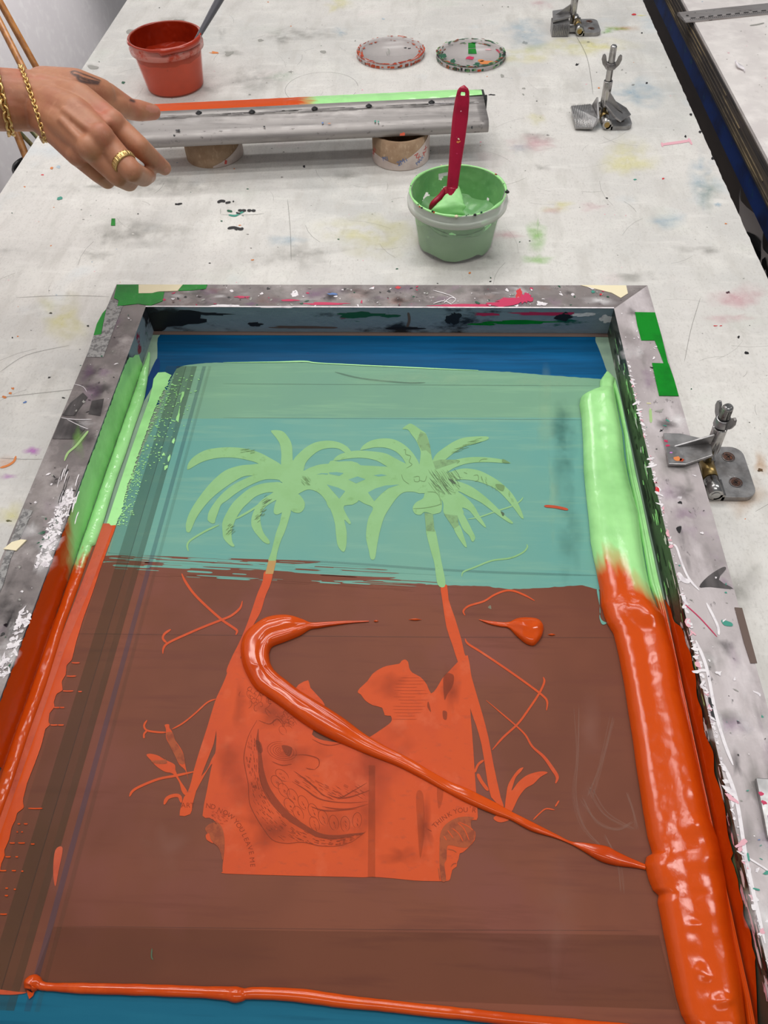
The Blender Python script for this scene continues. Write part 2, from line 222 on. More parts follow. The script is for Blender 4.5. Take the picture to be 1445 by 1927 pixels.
# ------------------------------------------------------------------ mesh builder
class MB:
    def __init__(s): s.soft = {}; s.v = []; s.f = []; s.mi = []; s.mats = []; s.at = {}; s.sm = []
    def m(s, name):
        if name not in s.mats: s.mats.append(name)
        return s.mats.index(name)
    def add(s, vs, fs, mt, sm=False):
        o = len(s.v); s.v += [tuple(x) for x in vs]; k = s.m(mt)
        for f in fs: s.f.append([o + i for i in f]); s.mi.append(k); s.sm.append(sm)
        return o
    def poly(s, pts, mt):
        P = [Vector(p) for p in pts]
        tr = tessellate_polygon([P]); n = Vector((0, 0, 0))
        s.add(P, [list(t) for t in tr], mt)
    def stain(s, proj, cx, cy, rx, ry, mt, rot=0., n=18):
        """a stain that fades out towards its rim (attribute 'soft')"""
        sd = random.random() * 90; rings = [[proj(*q) for q in blob(cx, cy, rx * f, ry * f, n, .45, sd, rot)] for f in (.02, .5, 1.)]
        o = s.grid(rings, mt, closed=True, sm=False)
        for k in range(n): s.soft[o + k] = 1.; s.soft[o + n + k] = .55
    def box(s, c, d, mt, rot=None):
        vs = [Vector((x * d[0] / 2, y * d[1] / 2, z * d[2] / 2)) for x in (-1, 1) for y in (-1, 1) for z in (-1, 1)]
        if rot: vs = [rot @ v for v in vs]
        vs = [v + Vector(c) for v in vs]
        s.add(vs, [(0, 1, 3, 2), (4, 6, 7, 5), (0, 4, 5, 1), (2, 3, 7, 6), (0, 2, 6, 4), (1, 5, 7, 3)], mt)
    def prism(s, pts, z0, z1, mt, axis=None):
        """extrude a polygon (3D points or 2D) from offset vector a to b"""
        n = len(pts); a = Vector((0, 0, z0)) if not axis else axis[0]; b = Vector((0, 0, z1)) if not axis else axis[1]
        P = [Vector(tuple(p) + ((0,) if len(p) == 2 else ())) for p in pts]
        vs = [p + a for p in P] + [p + b for p in P]
        o = s.add(vs, [(i, (i + 1) % n, n + (i + 1) % n, n + i) for i in range(n)], mt)
        for off, base in ((0, a), (n, b)):
            tr = tessellate_polygon([[p + base for p in P]]); k = s.m(mt)
            for t in tr: s.f.append([o + off + i for i in t]); s.mi.append(k); s.sm.append(False)
    def grid(s, rows, mt, closed=False, sm=True, keep=None):
        R, C = len(rows), len(rows[0]); fs = []
        for i in range(R - 1):
            for j in range(C if closed else C - 1):
                if keep and not keep(i, j): continue
                fs.append((i * C + j, i * C + (j + 1) % C, (i + 1) * C + (j + 1) % C, (i + 1) * C + j))
        return s.add([p for r in rows for p in r], fs, mt, sm)
    def tube(s, path, rad, mt, n=12, caps=True, squash=None):
        P = [Vector(p) for p in path]; R = rad if isinstance(rad, (list, tuple)) else [rad] * len(P); rows = []
        up = Vector((0, 0, 1)); prev = None
        for i, p in enumerate(P):
            t = (P[min(i + 1, len(P) - 1)] - P[max(i - 1, 0)]).normalized()
            if prev is None:
                x = t.cross(up)
                if x.length < 1e-3: x = t.cross(Vector((0, 1, 0)))
                x.normalize()
            else: x = (prev - t * prev.dot(t)).normalized()
            prev = x; y = t.cross(x)
            sq = squash if squash else (1, 1)
            rows.append([p + (x * math.cos(a) * sq[0] + y * math.sin(a) * sq[1]) * R[i] for a in [2 * math.pi * k / n for k in range(n)]])
        o = s.grid(rows, mt, closed=True)
        if caps:
            k = s.m(mt)
            s.f.append([o + i for i in range(n)][::-1]); s.mi.append(k); s.sm.append(False)
            b = o + (len(P) - 1) * n; s.f.append([b + i for i in range(n)]); s.mi.append(k); s.sm.append(False)
        return o
    def lathe(s, prof, mt, c=(0, 0, 0), n=48, axis=None, sm=True):
        """prof: list of (r, z)"""
        Q = axis or Matrix.Identity(3); C = Vector(c)
        rows = [[C + Q @ Vector((r * math.cos(a), r * math.sin(a), z)) for a in [2 * math.pi * k / n for k in range(n)]] for r, z in prof]
        return s.grid(rows, mt, closed=True, sm=sm)
    def build(s, name, parent=None, origin=None, bevel=0, attrs=None, sharp=None):
        me = bpy.data.meshes.new(name); o0 = Vector(origin) if origin else Vector((0, 0, 0))
        if parent is not None and origin is None: o0 = Vector(parent.get('_o', (0, 0, 0)))
        me.from_pydata([tuple(Vector(v) - o0) for v in s.v], [], s.f)
        for k in s.mats: me.materials.append(M[k])
        me.polygons.foreach_set('material_index', s.mi); me.polygons.foreach_set('use_smooth', s.sm)
        if s.soft:
            attrs = dict(attrs or {}); attrs['soft'] = [s.soft.get(i, 0.) for i in range(len(s.v))]
        for k, vals in (attrs or {}).items():
            a = me.attributes.new(k, 'FLOAT', 'POINT'); a.data.foreach_set('value', vals)
        bm = bmesh.new(); bm.from_mesh(me)
        if not s.at.get('keepn'): bmesh.ops.recalc_face_normals(bm, faces=bm.faces)
        bm.to_mesh(me); bm.free(); me.update()
        ob = bpy.data.objects.new(name, me); COL.objects.link(ob)
        if parent is not None: ob.parent = parent
        else: ob.location = o0
        if parent is not None and origin is not None: ob.location = o0 - Vector(parent.get('_o', (0, 0, 0)))
        if bevel:
            bv = ob.modifiers.new('bevel', 'BEVEL'); bv.width = bevel; bv.segments = 2; bv.limit_method = 'ANGLE'; bv.angle_limit = math.radians(40)
        return ob
    def thing(s, name, label, cat, group=None, origin=None, bevel=0, attrs=None):
        if origin is None:
            A = np.array(s.v); origin = (float(A[:, 0].mean()), float(A[:, 1].mean()), float(A[:, 2].min()))
        return tag(s.build(name, None, origin, bevel, attrs), label, cat, group)
def tag(o, label, cat, group=None):
    o['label'] = label; o['category'] = cat
    if group: o['group'] = group
    return o
def empty(name, loc, label, cat, group=None):
    o = bpy.data.objects.new(name, None); COL.objects.link(o); o.location = loc; o.empty_display_size = .02
    o['_o'] = tuple(loc); return tag(o, label, cat, group)
def structure(mb, name, origin=None):
    o = mb.build(name, None, origin); o['kind'] = 'structure'; return o
def blob(cx, cy, rx, ry, n=12, rough=.3, seed=None, rot=0):
    sd = random.random() * 99 if seed is None else seed; out = []
    for k in range(n):
        a = 2 * math.pi * k / n; r = 1 + rough * 1.6 * nz(math.cos(a) * 1.7 + sd, math.sin(a) * 1.7, sd)
        x, y = rx * r * math.cos(a), ry * r * math.sin(a)
        out.append((cx + x * math.cos(rot) - y * math.sin(rot), cy + x * math.sin(rot) + y * math.cos(rot)))
    return out
def ribbon(mb, pts, w, mt, proj, sm_n=5, taper=True):
    P = smooth(pts, False, sm_n); n = len(P); a = []; b = []
    for i, p in enumerate(P):
        q0 = P[max(i - 1, 0)]; q1 = P[min(i + 1, n - 1)]; dx, dy = q1[0] - q0[0], q1[1] - q0[1]; L = math.hypot(dx, dy) or 1
        t = i / (n - 1); ww = (w if not isinstance(w, (list, tuple)) else np.interp(t, np.linspace(0, 1, len(w)), w)) / 2
        if taper: ww *= min(1, .35 + 5 * min(t, 1 - t))
        a.append((p[0] - dy / L * ww, p[1] + dx / L * ww)); b.append((p[0] + dy / L * ww, p[1] - dx / L * ww))
    mb.grid([[proj(*q) for q in a], [proj(*q) for q in b]], mt, sm=False)

# ================================================================== SETTING
w = MB(); w.box((-1.23, 1.2, 1.5), (.06, 5.0, 3.0), 'wall'); structure(w, 'wall_left', (-1.23, 1.2, 0))
w = MB(); w.box((0.4, 1.2, -.02), (3.3, 5.0, .04), 'floor'); structure(w, 'floor', (0.4, 1.2, -.04))

# ================================================================== TABLES
def jag_edge(x, y0, y1, step=.02, amp=.0012, seed=0):
    return [(x + amp * nz(y * 60, seed), y) for y in np.arange(y0, y1 + 1e-6, step)]
tx0, tx1, ty0, ty1 = -.630, .4355, -.30, 2.9
tb = empty('printing_table', (-.1, 1.2, 0), 'white laminate printing table covered with ink stains, scratches and pencil marks', 'table')
t = MB()
outl = jag_edge(tx1, ty0, ty1, .01, .0016, 3) + [(tx0, ty1), (tx0, ty0)]
t.prism(outl, T - .022, T, 'table')
lay = [0]
def TP(u, v): return W(u, v, .00012 + .00001 * lay[0])
def tpoly(pts, mt, sm=True):
    lay[0] = (lay[0] + 1) % 40; t.poly([TP(*p) for p in (smooth(pts) if sm else pts)], mt)
def trib(pts, w_, mt): lay[0] = (lay[0] + 1) % 40; ribbon(t, pts, w_, mt, TP)
# stains
def tst(x, y, rx, ry, mt, rot=0.): lay[0] = (lay[0] + 1) % 40; t.stain(TP, x, y, rx, ry, mt, rot)
for (x, y, rx, ry, mt) in [(1145, 59, 14, 6, 's_lime'), (1160, 54, 26, 5, 's_lime'), (1175, 52, 30, 6, 's_rust'), (1010, 488, 30, 10, 's_lime'), (1010, 440, 20, 40, 's_lime'), (1100, 86, 110, 20, 's_yellow'), (985, 105, 45, 18, 's_yellow'), (990, 60, 40, 40, 's_blue'),
        (1190, 175, 70, 30, 's_blue'), (1140, 240, 50, 10, 's_blue'), (1320, 340, 24, 60, 's_blue'), (1330, 360, 30, 40, 's_teal'), (1350, 385, 9, 5, 's_blue'), (60, 849, 18, 9, 's_purple'), (14, 897, 18, 6, 's_purple'), (28, 970, 40, 24, 's_yellow'), (14, 872, 24, 14, 's_orange'), (4, 925, 8, 5, 's_pink'),
        (1120, 390, 34, 9, 's_pink'), (1010, 270, 60, 20, 's_pink'), (560, 65, 90, 18, 's_grey'), (480, 150, 60, 30, 's_grey'), (330, 40, 24, 10, 's_grey'), (175, 125, 14, 6, 's_grey'), (250, 60, 14, 8, 's_grey'), (430, 98, 24, 12, 's_grey'), (1200, 520, 50, 12, 's_grey'), (1040, 395, 20, 8, 's_pink'), (700, 440, 90, 40, 's_yellow'), (250, 440, 120, 40, 's_grey'), (120, 600, 60, 60, 's_yellow'), (1390, 560, 60, 24, 's_pink'), (1375, 600, 50, 10, 's_pink'), (1400, 930, 60, 40, 's_rust'), (1430, 870, 18, 30, 's_rust'), (1390, 1100, 50, 60, 's_grey'), (560, 480, 100, 30, 's_grey'), (300, 350, 200, 20, 's_grey'), (1180, 300, 60, 40, 's_yellow')]: tst(x, y, rx, ry, mt)
for k in range(70):
    u, v = random.uniform(0, 1440), random.uniform(0, 1000); p = W(u, v)
    if tx0 + .06 < p.x < tx1 - .06 and not (-.45 < p.x < .36 and p.y < .86): tst(u, v, random.uniform(8, 46), random.uniform(5, 18), random.choice(['s_grey', 's_grey', 's_grey', 's_yellow', 's_blue', 's_pink', 's_pale']))
trib([(1245, 272), (1275, 268), (1300, 264)], 5, 'pk'); trib([(1245, 268), (1247, 276)], 4, 'pk'); trib([(1295, 260), (1302, 272)], 4, 'pk')
trib([(0, 880), (14, 876), (26, 868), (30, 858)], 4, 'om'); trib([(12, 748), (4, 746)], 4, 'om')
# specks
spot = [(1086, 121, 3, 2, 'blk'), (1190, 340, 0, 0, 'blk'), (210, 278, 2, 1.5, 'blk'), (112, 373, 5, 3, 'teal'), (110, 314, 4, 2.5, 'bl'), (97, 316, 3, 2, 'om'), (80, 329, 3, 1.2, 'red'),
        (608, 97, 5, 3, 'gm'), (547, 135, 4, 2.2, 'gm'), (490, 76, 5, 2, 'gm'), (988, 80, 5, 3, 'gm'), (985, 166, 3, 2, 'gm'), (985, 178, 2, 2, 'gm'), (945, 143, 4, 3, 'gm'),
        (572, 313, 2.4, 2, 'blk'), (1290, 257, 2, 2, 'blk'), (1217, 156, 2.5, 1.8, 'blk'), (1248, 336, 2.4, 1.6, 'red'), (1195, 338, 3, 1.5, 'teal'), (1430, 885, 6, 3, 'blk'), (1390, 1010, 0, 0, 'blk'),
        (16, 980, 6, 1.6, 'blk'), (93, 710, 2.5, 1.6, 'blk'), (47, 757, 3, 2, 'tblue'), (20, 740, 3, 2, 'om'), (24, 731, 3, 2, 'om'), (165, 613, 2.5, 1.5, 'blk'), (1203, 548, 3, 2, 'blk'), (1404, 664, 4, 2.5, 'blk'),
        (1390, 634, 2, 2, 'blk'), (1370, 550, 4, 2, 'blk'), (1346, 613, 3.5, .8, 'red'), (1356, 613, 3, .8, 'red'), (124, 128, 0, 0, 'blk'), (232, 155, 3, 2.4, 'dgreen'), (174, 126, 9, 4, 'gm'), (430, 100, 8, 4, 'gm'), (403, 99, 9, 2, 'om'), (334, 39, 14, 4, 'gm'), (246, 60, 8, 5, 'gm'), (1255, 330, 0, 0, 'blk'), (335, 384, 6, 2.4, 'blk'), (926, 178, 6, 1.2, 'blk'), (1300, 215, 2, 2, 'blk'), (1317, 248, 2.4, 2.4, 'blk'), (1341, 298, 2.6, 2.6, 'blk'), (1193, 27, 4, 1.4, 'red'), (1208, 29, 8, 1, 'yl')]
for (x, y, rx, ry, mt) in spot:
    if rx > .2: tpoly(blob(x, y, rx, ry, 10, .5), mt)
for k in range(420):
    u, v = random.uniform(0, 1445), random.uniform(0, 1000)
    p = W(u, v)
    if not (tx0 + .02 < p.x < tx1 - .01) or (-.38 < p.x < .28 and p.y < .79): continue
    r = random.choice([.5, .6, .7, .9, 1.3]); tpoly(blob(u, v, r * random.uniform(1, 2.4), r, 7, .5), random.choice(['gm', 'gm', 'gm', 'blk', 'scratch', 'scratch', 'pk', 'bl', 'om', 'dgreen']), False)
for k in range(260):
    u, v = random.uniform(0, 1445), random.uniform(0, 1050)
    p = W(u, v)
    if not (tx0 + .08 < p.x < tx1 - .06) or (-.42 < p.x < .32 and p.y < .85): continue
    a = random.uniform(0, 6.28); L = random.uniform(.008, .07); q = []
    for s_ in (0, .33, .66, 1):
        pp = Vector((p.x + L * s_ * math.cos(a + s_ * .3), p.y + L * s_ * math.sin(a + s_ * .3), T + .00012 + .00001 * (k % 40))); q.append(pp)
    nn = Vector((-math.sin(a), math.cos(a), 0)) * random.choice([.00012, .00018, .00025])
    if any(not (tx0 + .01 < x.x < tx1 - .01) or (-.372 < x.x < .268 and x.y < .755) for x in q): continue
    t.grid([[x + nn for x in q], [x - nn for x in q]], 'scratch', sm=False)
# long drawn pencil lines
trib([(1083, 66), (1105, 110), (1116, 178)], 1.1, 'scratch'); trib([(541, 375), (546, 430), (548, 490)], 1, 'scratch'); trib([(1318, 560), (1300, 620), (1288, 680)], 1, 'scratch'); trib([(1000, 640), (1040, 600)], 1, 'scratch')
trib([(0, 748), (90, 738), (165, 730)], 1, 'scratch'); trib([(0, 862), (40, 864), (80, 864)], 1, 'scratch'); trib([(30, 560), (120, 556), (205, 558)], .9, 'scratch'); trib([(0, 700), (50, 668), (130, 650)], .9, 'scratch')
# pencil circle
cc = W(605, 166); rr = .0636; ring = []
for rad in (rr, rr - .0007): ring.append([Vector((cc.x + rad * math.cos(a), cc.y + rad * math.sin(a), T + .0003)) for a in np.linspace(.1, 6.0, 70)])
t.grid(ring, 'scratch', sm=False)
# small inked doodle with a green smile
for pts, wd_, c_ in [([(409, 381), (416, 378), (424, 379)], 5, 'blk'), ([(424, 382), (434, 380)], 4, 'blk'), ([(438, 378), (440, 380)], 3, 'blk'), ([(427, 396), (437, 398)], 4, 'dgreen'), ([(430, 404), (442, 406), (452, 401), (460, 397)], 3.4, 'teal'), ([(444, 400), (452, 402)], 3, 'blk'),
                     ([(428, 430), (440, 428), (452, 431), (458, 429)], 5, 'blk'), ([(436, 426), (446, 433)], 3, 'blk')]: trib(pts, wd_, c_)
for x in (452, 459, 469, 477): tpoly(blob(x, 396, 4.2, 2.6, 12, .15), 'blk')
trib([(415, 403), (415, 392)], .8, 'scratch'); trib([(415, 404), (470, 404), (497, 402)], .8, 'scratch')
top = t.build('table_top', tb)
e = MB()
for x in (tx0 + .06, tx1 - .06):
    for y in (ty0 + .1, ty1 - .1): pass
for x, y in ((tx0 + .06, ty0 + .1), (tx0 + .06, ty1 - .1), (tx1 - .06, ty0 + .1), (tx1 - .06, ty1 - .1)):
    l = MB(); l.box((x, y, (T - .022) / 2), (.06, .06, T - .022), 'blue_steel'); l.build('leg', tb)

X2 = .513
t2 = empty('printing_table', (1.0, 1.2, 0), 'second white topped table with dark plywood edge and blue steel frame', 'table')
b = MB(); b.box((X2 + .402, 1.3, T - .0025), (.8, 3.2, .005), 'table2')
lay[0] = 0
def T2(u, v): return W(u, v, .0003 + .00001 * lay[0])
for k in range(46):
    u, v = random.uniform(1290, 1445), random.uniform(0, 270); p = W(u, v)
    if p.x < X2 + .02: continue
    lay[0] += .3; b.poly([T2(*q) for q in blob(u, v, random.uniform(.6, 2.2), random.uniform(.5, 1), 7, .5)], random.choice(['gm', 'scratch', 'pk', 'bl']))
ribbon(b, [(1411, 48), (1425, 46), (1438, 43)], 2.5, 'gm', T2); b.build('table_top', t2)
b = MB(); b.box((X2 + .406, 1.3, T - .0235), (.812, 3.2, .037), 'ply')
for k, (z, y0, y1) in enumerate([(-.012, 1.35, 2.6), (-.019, 1.25, 2.6), (-.026, 1.1, 2.6), (-.033, .9, 2.6), (-.037, .6, 2.6)]):
    b.box((X2 - .0005, (y0 + y1) / 2, T + z), (.0016, y1 - y0, .0016), 'plystripe')
b.build('plywood_edge', t2)
b = MB(); b.box((X2 + .03, 1.3, T - .062), (.044, 3.1, .038), 'blue_steel'); b.build('frame_beam', t2)
b = MB(); b.box((X2 + .03, .86, (T - .081) / 2), (.05, .05, T - .081), 'blue_steel'); b.build('leg', t2)
b = MB(); b.box((X2 + .03, 2.7, (T - .081) / 2), (.05, .05, T - .081), 'blue_steel'); b.build('leg', t2)
b = MB(); b.box((X2 + .75, .86, (T - .081) / 2), (.05, .05, T - .081), 'blue_steel'); b.build('leg', t2)
b = MB(); b.box((X2 + .75, 2.7, (T - .081) / 2), (.05, .05, T - .081), 'blue_steel'); b.build('leg', t2)
# dark board and splattered papers stored under the second table
b = MB(); b.box((.66, 1.95, .36), (.03, 1.25, .72), 'darkpanel'); b.thing('board', 'tall dark board standing under the second table, seen through the gap', 'board')
sh = MB(); rows = []
for i in range(15):
    rows.append([Vector((.60 + .010 * math.sin(j * .9 + i * .5) + .07 * (i / 14), 1.02 + .30 * j / 14, .30 + .40 * (1 - i / 14))) for j in range(15)])
rows = [[Vector((p.x - .05 * (p.z - .3), p.y, p.z)) for p in r] for r in rows]
sh.grid(rows, 'paper')
def on_sheet(a, c):
    i = min(13.999, max(0, c * 14)); j = min(13.999, max(0, a * 14)); i0, j0 = int(i), int(j); p = rows[i0][j0].lerp(rows[i0][j0 + 1], j - j0); q = rows[i0 + 1][j0].lerp(rows[i0 + 1][j0 + 1], j - j0)
    return p.lerp(q, i - i0) + Vector((-.002, 0, .001))
for (cx, cy, rx, ry) in [(.75, .2, .2, .1), (.45, .35, .25, .16), (.3, .15, .1, .1), (.8, .55, .16, .08), (.2, .6, .22, .12), (.55, .75, .3, .1), (.62, .45, .1, .2)]:
    pts = [q for q in blob(cx, cy, rx, ry, 26, .7) if 0 <= q[0] <= 1 and 0 <= q[1] <= 1]
    if len(pts) > 3: sh.poly([on_sheet(*q) for q in pts], 'blk')
sh.thing('paper_sheet', 'grey paper sheet splattered with black ink under the second table', 'paper')
sh = MB(); sh.box((.655, .895, .305), (.010, .20, .60), 'folder', Matrix.Rotation(.08, 3, 'Y')); sh.thing('folder', 'dark brown folder leaning in the gap near the blue leg', 'folder')

# ================================================================== SCREEN FRAME
XL, XLi, XR, XRi, YB, YBi, YF, YFi, ZF, ZM = -.368, -.322, .2645, .2195, .750, .7065, -.13, -.085, .040, .004
scr = empty('printing_screen', (-.05, .3, T), 'large screen printing frame with palm tree stencil lying on the white table', 'screen')
def rail_quad(mb, a, b_, bi, ai, mt, mti, zb=0.0008):
    """mitred rail: a,b outer corners, bi,ai inner corners (2D)"""
    V = [Vector((p[0], p[1], T + z)) for z in (zb, ZF) for p in (a, b_, bi, ai)]
    mb.add(V, [(4, 5, 6, 7), (0, 3, 2, 1), (0, 1, 5, 4), (1, 2, 6, 5), (3, 0, 4, 7)], mt)
    mb.add(V, [(2, 3, 7, 6)], mti)
ld = [0]
def RP(u, v): return W(u, v, ZF + .00015 + .00001 * ld[0])
def rpoly(mb, pts, mt, sm=True):
    ld[0] = (ld[0] + 1) % 60; mb.poly([RP(*p) for p in (smooth(pts, True, 3) if sm else pts)], mt)
def scat(mb, n, xr, yr, choices, rmin=.5, rmax=3, st=1.6):
    """paint specks on a rail top, world coordinates"""
    for k in range(n):
        x, y = random.uniform(*xr), random.uniform(*yr); r = random.uniform(rmin, rmax) * .00062 * random.random() ** 1.6 + .00025
        pts = blob(0, 0, r * random.uniform(.6, st), r, 9, .6, rot=random.uniform(0, 3.14))
        ld[0] = (ld[0] + 1) % 60; z = T + ZF + .00015 + .00001 * ld[0]
        mb.poly([(x + p[0], y + p[1], z) for p in pts], random.choice(choices))
# back rail
r = MB(); rail_quad(r, (XR, YB), (XL, YB), (XLi, YBi), (XRi, YBi), 'rail', 'rin')
for k in range(50): r.stain(lambda x, y: Vector((x, y, T + ZF + .00010 + k * 2e-6)), random.uniform(XLi, XRi), random.uniform(YBi + .006, YB - .006), random.uniform(.006, .024), random.uniform(.004, .012), random.choice(['s_dark', 's_dark', 's_grey', 's_white', 's_mauve', 's_brownp']))
scat(r, 170, (XLi, XRi), (YBi + .003, YB - .003), ['white', 'white', 'blk', 'mag', 'gm', 'dgreen'], .8, 4, 2.5)
for (x, y, rx, ry, c) in [(960, 566, 26, 7, 'mag'), (940, 572, 22, 5, 'mag'), (990, 560, 12, 9, 'mag'), (975, 555, 7, 10, 'red'), (880, 574, 60, 2.5, 'mag'), (620, 571, 50, 2.5, 'mag'), (545, 565, 20, 2, 'mag'), (553, 552, 7, 6, 'white'), (750, 541, 7, 2, 'red'), (628, 553, 10, 2, 'tblue'), (1000, 543, 4, 3, 'mag'),
                        (455, 559, 12, 3, 'mag'), (520, 578, 36, 1.6, 'white'), (420, 575, 28, 2.4, 'white'), (1020, 572, 12, 4, 'white'), (1115, 549, 5, 3, 'teal'), (1130, 554, 3, 2, 'red')]:
    for q in range(3): rpoly(r, blob(x + random.uniform(-.3, .3) * rx, y + random.uniform(-.2, .2) * ry, rx * random.uniform(.5, .9), ry * random.uniform(.5, .9), 16, .6), c)
for pts in ([(815, 546), (845, 555), (857, 563), (850, 571)], [(815, 571), (835, 566), (850, 573)], [(835, 570), (848, 560), (858, 562)]): ld[0] += 1; ribbon(r, pts, 1.2, 'white', RP)
def BP(u, v): p = on_y(u, v, YBi); p.y -= .0003; return p
for (x, y, rx, ry, c) in [(855, 598, 13, 13, 'blk'), (845, 602, 8, 8, 'blk'), (330, 600, 40, 14, 'blk'), (300, 604, 26, 18, 'blk'), (390, 590, 40, 4, 'blk'), (1060, 596, 16, 8, 'blk'), (980, 606, 70, 3, 'gtape'), (910, 610, 30, 2.4, 'gtape'), (670, 593, 40, 6, 'dgreen'), (735, 594, 20, 3, 'dgreen'), (1020, 590, 60, 4, 'mag'), (920, 591, 30, 3, 'mag'), (1100, 592, 20, 4, 'white'), (1140, 600, 10, 10, 'white'), (560, 616, 60, 3, 'browntape'), (480, 610, 12, 5, 'blk'), (760, 618, 40, 2, 'blk')]:
    for q in range(2):
        pts = [(px_, min(624, max(583, py_))) for px_, py_ in blob(x + random.uniform(-.2, .2) * rx, y + random.uniform(-.1, .1) * ry, rx * random.uniform(.7, 1), ry * random.uniform(.6, 1), 18, .55)]
        r.poly([BP(*p) + Vector((0, -.00002 * random.random(), 0)) for p in pts], c)
ribbon(r, [(768, 588), (770, 602), (766, 616)], 5, 'browntape', BP)
ld[0] = 5; r.add([(XLi, YBi + .0015, T + ZF + .0009), (XRi, YBi + .0015, T + ZF + .0009), (XRi, YBi - .0004, T + ZF + .0009), (XLi, YBi - .0004, T + ZF + .0009)], [(0, 1, 2, 3)], 'white')
r.add([(XLi, YBi - .0006, T + ZM + .0012), (XRi, YBi - .0006, T + ZM + .0012), (XRi, YBi - .006, T + ZM + .0005), (XLi, YBi - .006, T + ZM + .0005)], [(0, 1, 2, 3)], 'browntape')
r.build('frame_rail', scr)
# left rail
r = MB(); rail_quad(r, (XL, YB), (XL, YF), (XLi, YFi), (XLi, YBi), 'rail', 'rin')
scat(r, 90, (XL + .003, XLi - .002), (.1, .7), ['white', 'white', 'blk', 'gm', 'gm', 'dgreen'], .6, 2.6, 3)
scat(r, 230, (XLi - .014, XLi - .0010), (.345, .43), ['white'], 1, 3.4, 3); scat(r, 110, (XLi - .010, XLi - .0010), (.24, .30), ['white'], 1, 3.4, 3)
for k in range(20): q = random.choice([random.uniform(.345, .43), random.uniform(.24, .30)]); r.stain(lambda x, y: Vector((x, y, T + ZF + .00012 + k * 2e-6)), XLi - random.uniform(.004, .014), q, random.uniform(.004, .010), random.uniform(.006, .016), 's_white')
for k in range(40): r.stain(lambda x, y: Vector((x, y, T + ZF + .00010 + k * 2e-6)), random.uniform(XL + .006, XLi - .006), random.uniform(.1, .7), random.uniform(.004, .014), random.uniform(.006, .024), random.choice(['s_dark', 's_mauve', 's_grey', 's_dark']))
scat(r, 16, (XLi - .02, XLi - .004), (.36, .40), ['dgreen'], 1, 3, 3)
for pts in [crop([(470, 718), (496, 745), (420, 850), (352, 846), (395, 780)], 0, 500, 3.01), crop([(345, 862), (420, 875), (490, 915), (430, 982), (296, 980)], 0, 500, 3.01), crop([(520, 765), (588, 752), (568, 850), (500, 840)], 0, 500, 3.01)]: rpoly(r, pts, 'darktape', False)
for (x, y, rx, ry, c) in [(145, 780, 26, 18, 's_dark'), (185, 770, 18, 20, 's_dark'), (130, 810, 30, 16, 's_dark'), (160, 795, 20, 6, 's_white'), (165, 800, 16, 8, 's_white'), (150, 830, 14, 30, 's_lime'), (95, 960, 20, 24, 's_mauve'), (60, 1000, 22, 26, 's_white'), (110, 985, 14, 16, 's_white')]: ld[0] += 1; r.stain(RP, x, y, rx, ry, c)
def rstreak(pts, w_, c): ld[0] = (ld[0] + 1) % 60; ribbon(r, crop(pts, 0, 500, 3.01), w_ / 3, c, RP)
rstreak([(365, 1105), (385, 1060), (430, 1020), (480, 960), (500, 935)], 12, 'lg'); rstreak([(345, 860), (420, 870), (520, 870)], 3, 'white'); rstreak([(420, 670), (470, 685), (492, 715)], 2.4, 'white'); rstreak([(380, 870), (450, 905), (500, 925)], 3, 'white')
for k in range(30): 
    x, y = random.uniform(330, 450), random.uniform(1110, 1400); rstreak([(x, y), (x - 12, y + 30), (x - 22, y + 70)], random.uniform(2, 6), random.choice(['white', 'white', 'blk']))
# ink coat on the inside of the left rail
def LWp(y, z, d=.0006): return (XLi + d, y, T + z)
def ragged(y0, y1, zlo, zhi, n, seed, amp):
    return [(y, zhi - amp * (.5 + .5 * nz(y * 90, seed))) for y in np.linspace(y0, y1, n)]
up = ragged(.18, .645, ZM, ZF + .0006, 160, 2.2, .0012)
rows = [[], [], [], [], []]; a_mix = []
for y, zt in up:
    fade = max(0, (y - .60) / .045); zt2 = zt - .03 * fade ** 2 * (.6 + .5 * nz(y * 80, 8))
    for k in range(5): rows[k].append(LWp(y, ZM + (zt2 - ZM) * k / 4, .0008 + .0009 * abs(nz(y * 50 + k * .5, k * 1.1, 3)) + .0006 * max(0, math.sin(y * 700 + k * 2.2))))
g = MB(); g.grid(rows, 'bank')
def edge_mix(y, k, y_ed, wdt): return min(1, max(0, .5 + (y_ed - y) / wdt + .5 * nz(y * 160, k * 1.7, 4)))
mixL = [edge_mix(y, k, .392 - .010 * (3 - k), .02) for k in range(5) for y, _ in up]
r.build('frame_rail', scr)
coat = g.build('ink_coat', scr, attrs={'mix': mixL}); coat['label'] = 'green and orange ink smeared on the inside of the left rail'
# right rail
r = MB(); rail_quad(r, (XR, YF), (XR, YB), (XRi, YBi), (XRi, YFi), 'railR', 'rinR')
scat(r, 120, (XRi + .003, XR - .003), (.05, .7), ['white', 'white', 'blk', 'gm', 'gm', 'teal'], .6, 2.6, 3)
scat(r, 300, (XRi + .0003, XRi + .0024), (.03, .62), ['white', 'white', 'white', 'pk'], 1, 3, 3)
for k in range(60): r.stain(lambda x, y: Vector((x, y, T + ZF + .00010 + k * 2e-6)), random.uniform(XRi + .006, XR - .006), random.uniform(.05, .7), random.uniform(.004, .014), random.uniform(.006, .024), random.choice(['s_dark', 's_mauve', 's_grey', 's_white', 's_grey']))
def rs2(pts, w_, c, ox=960, oy=960, s=2.98): ld[0] = (ld[0] + 1) % 60; ribbon(r, crop(pts, ox, oy, s), w_ / s, c, RP)
rs2([(915, 190), (935, 215), (960, 290), (1000, 380), (1060, 450)], 12, 'white'); rs2([(940, 350), (970, 390), (1010, 400)], 26, 'white'); rs2([(970, 520), (1060, 600), (1160, 710)], 6, 'mag'); rs2([(1100, 520), (1160, 640), (1170, 700)], 14, 'white')
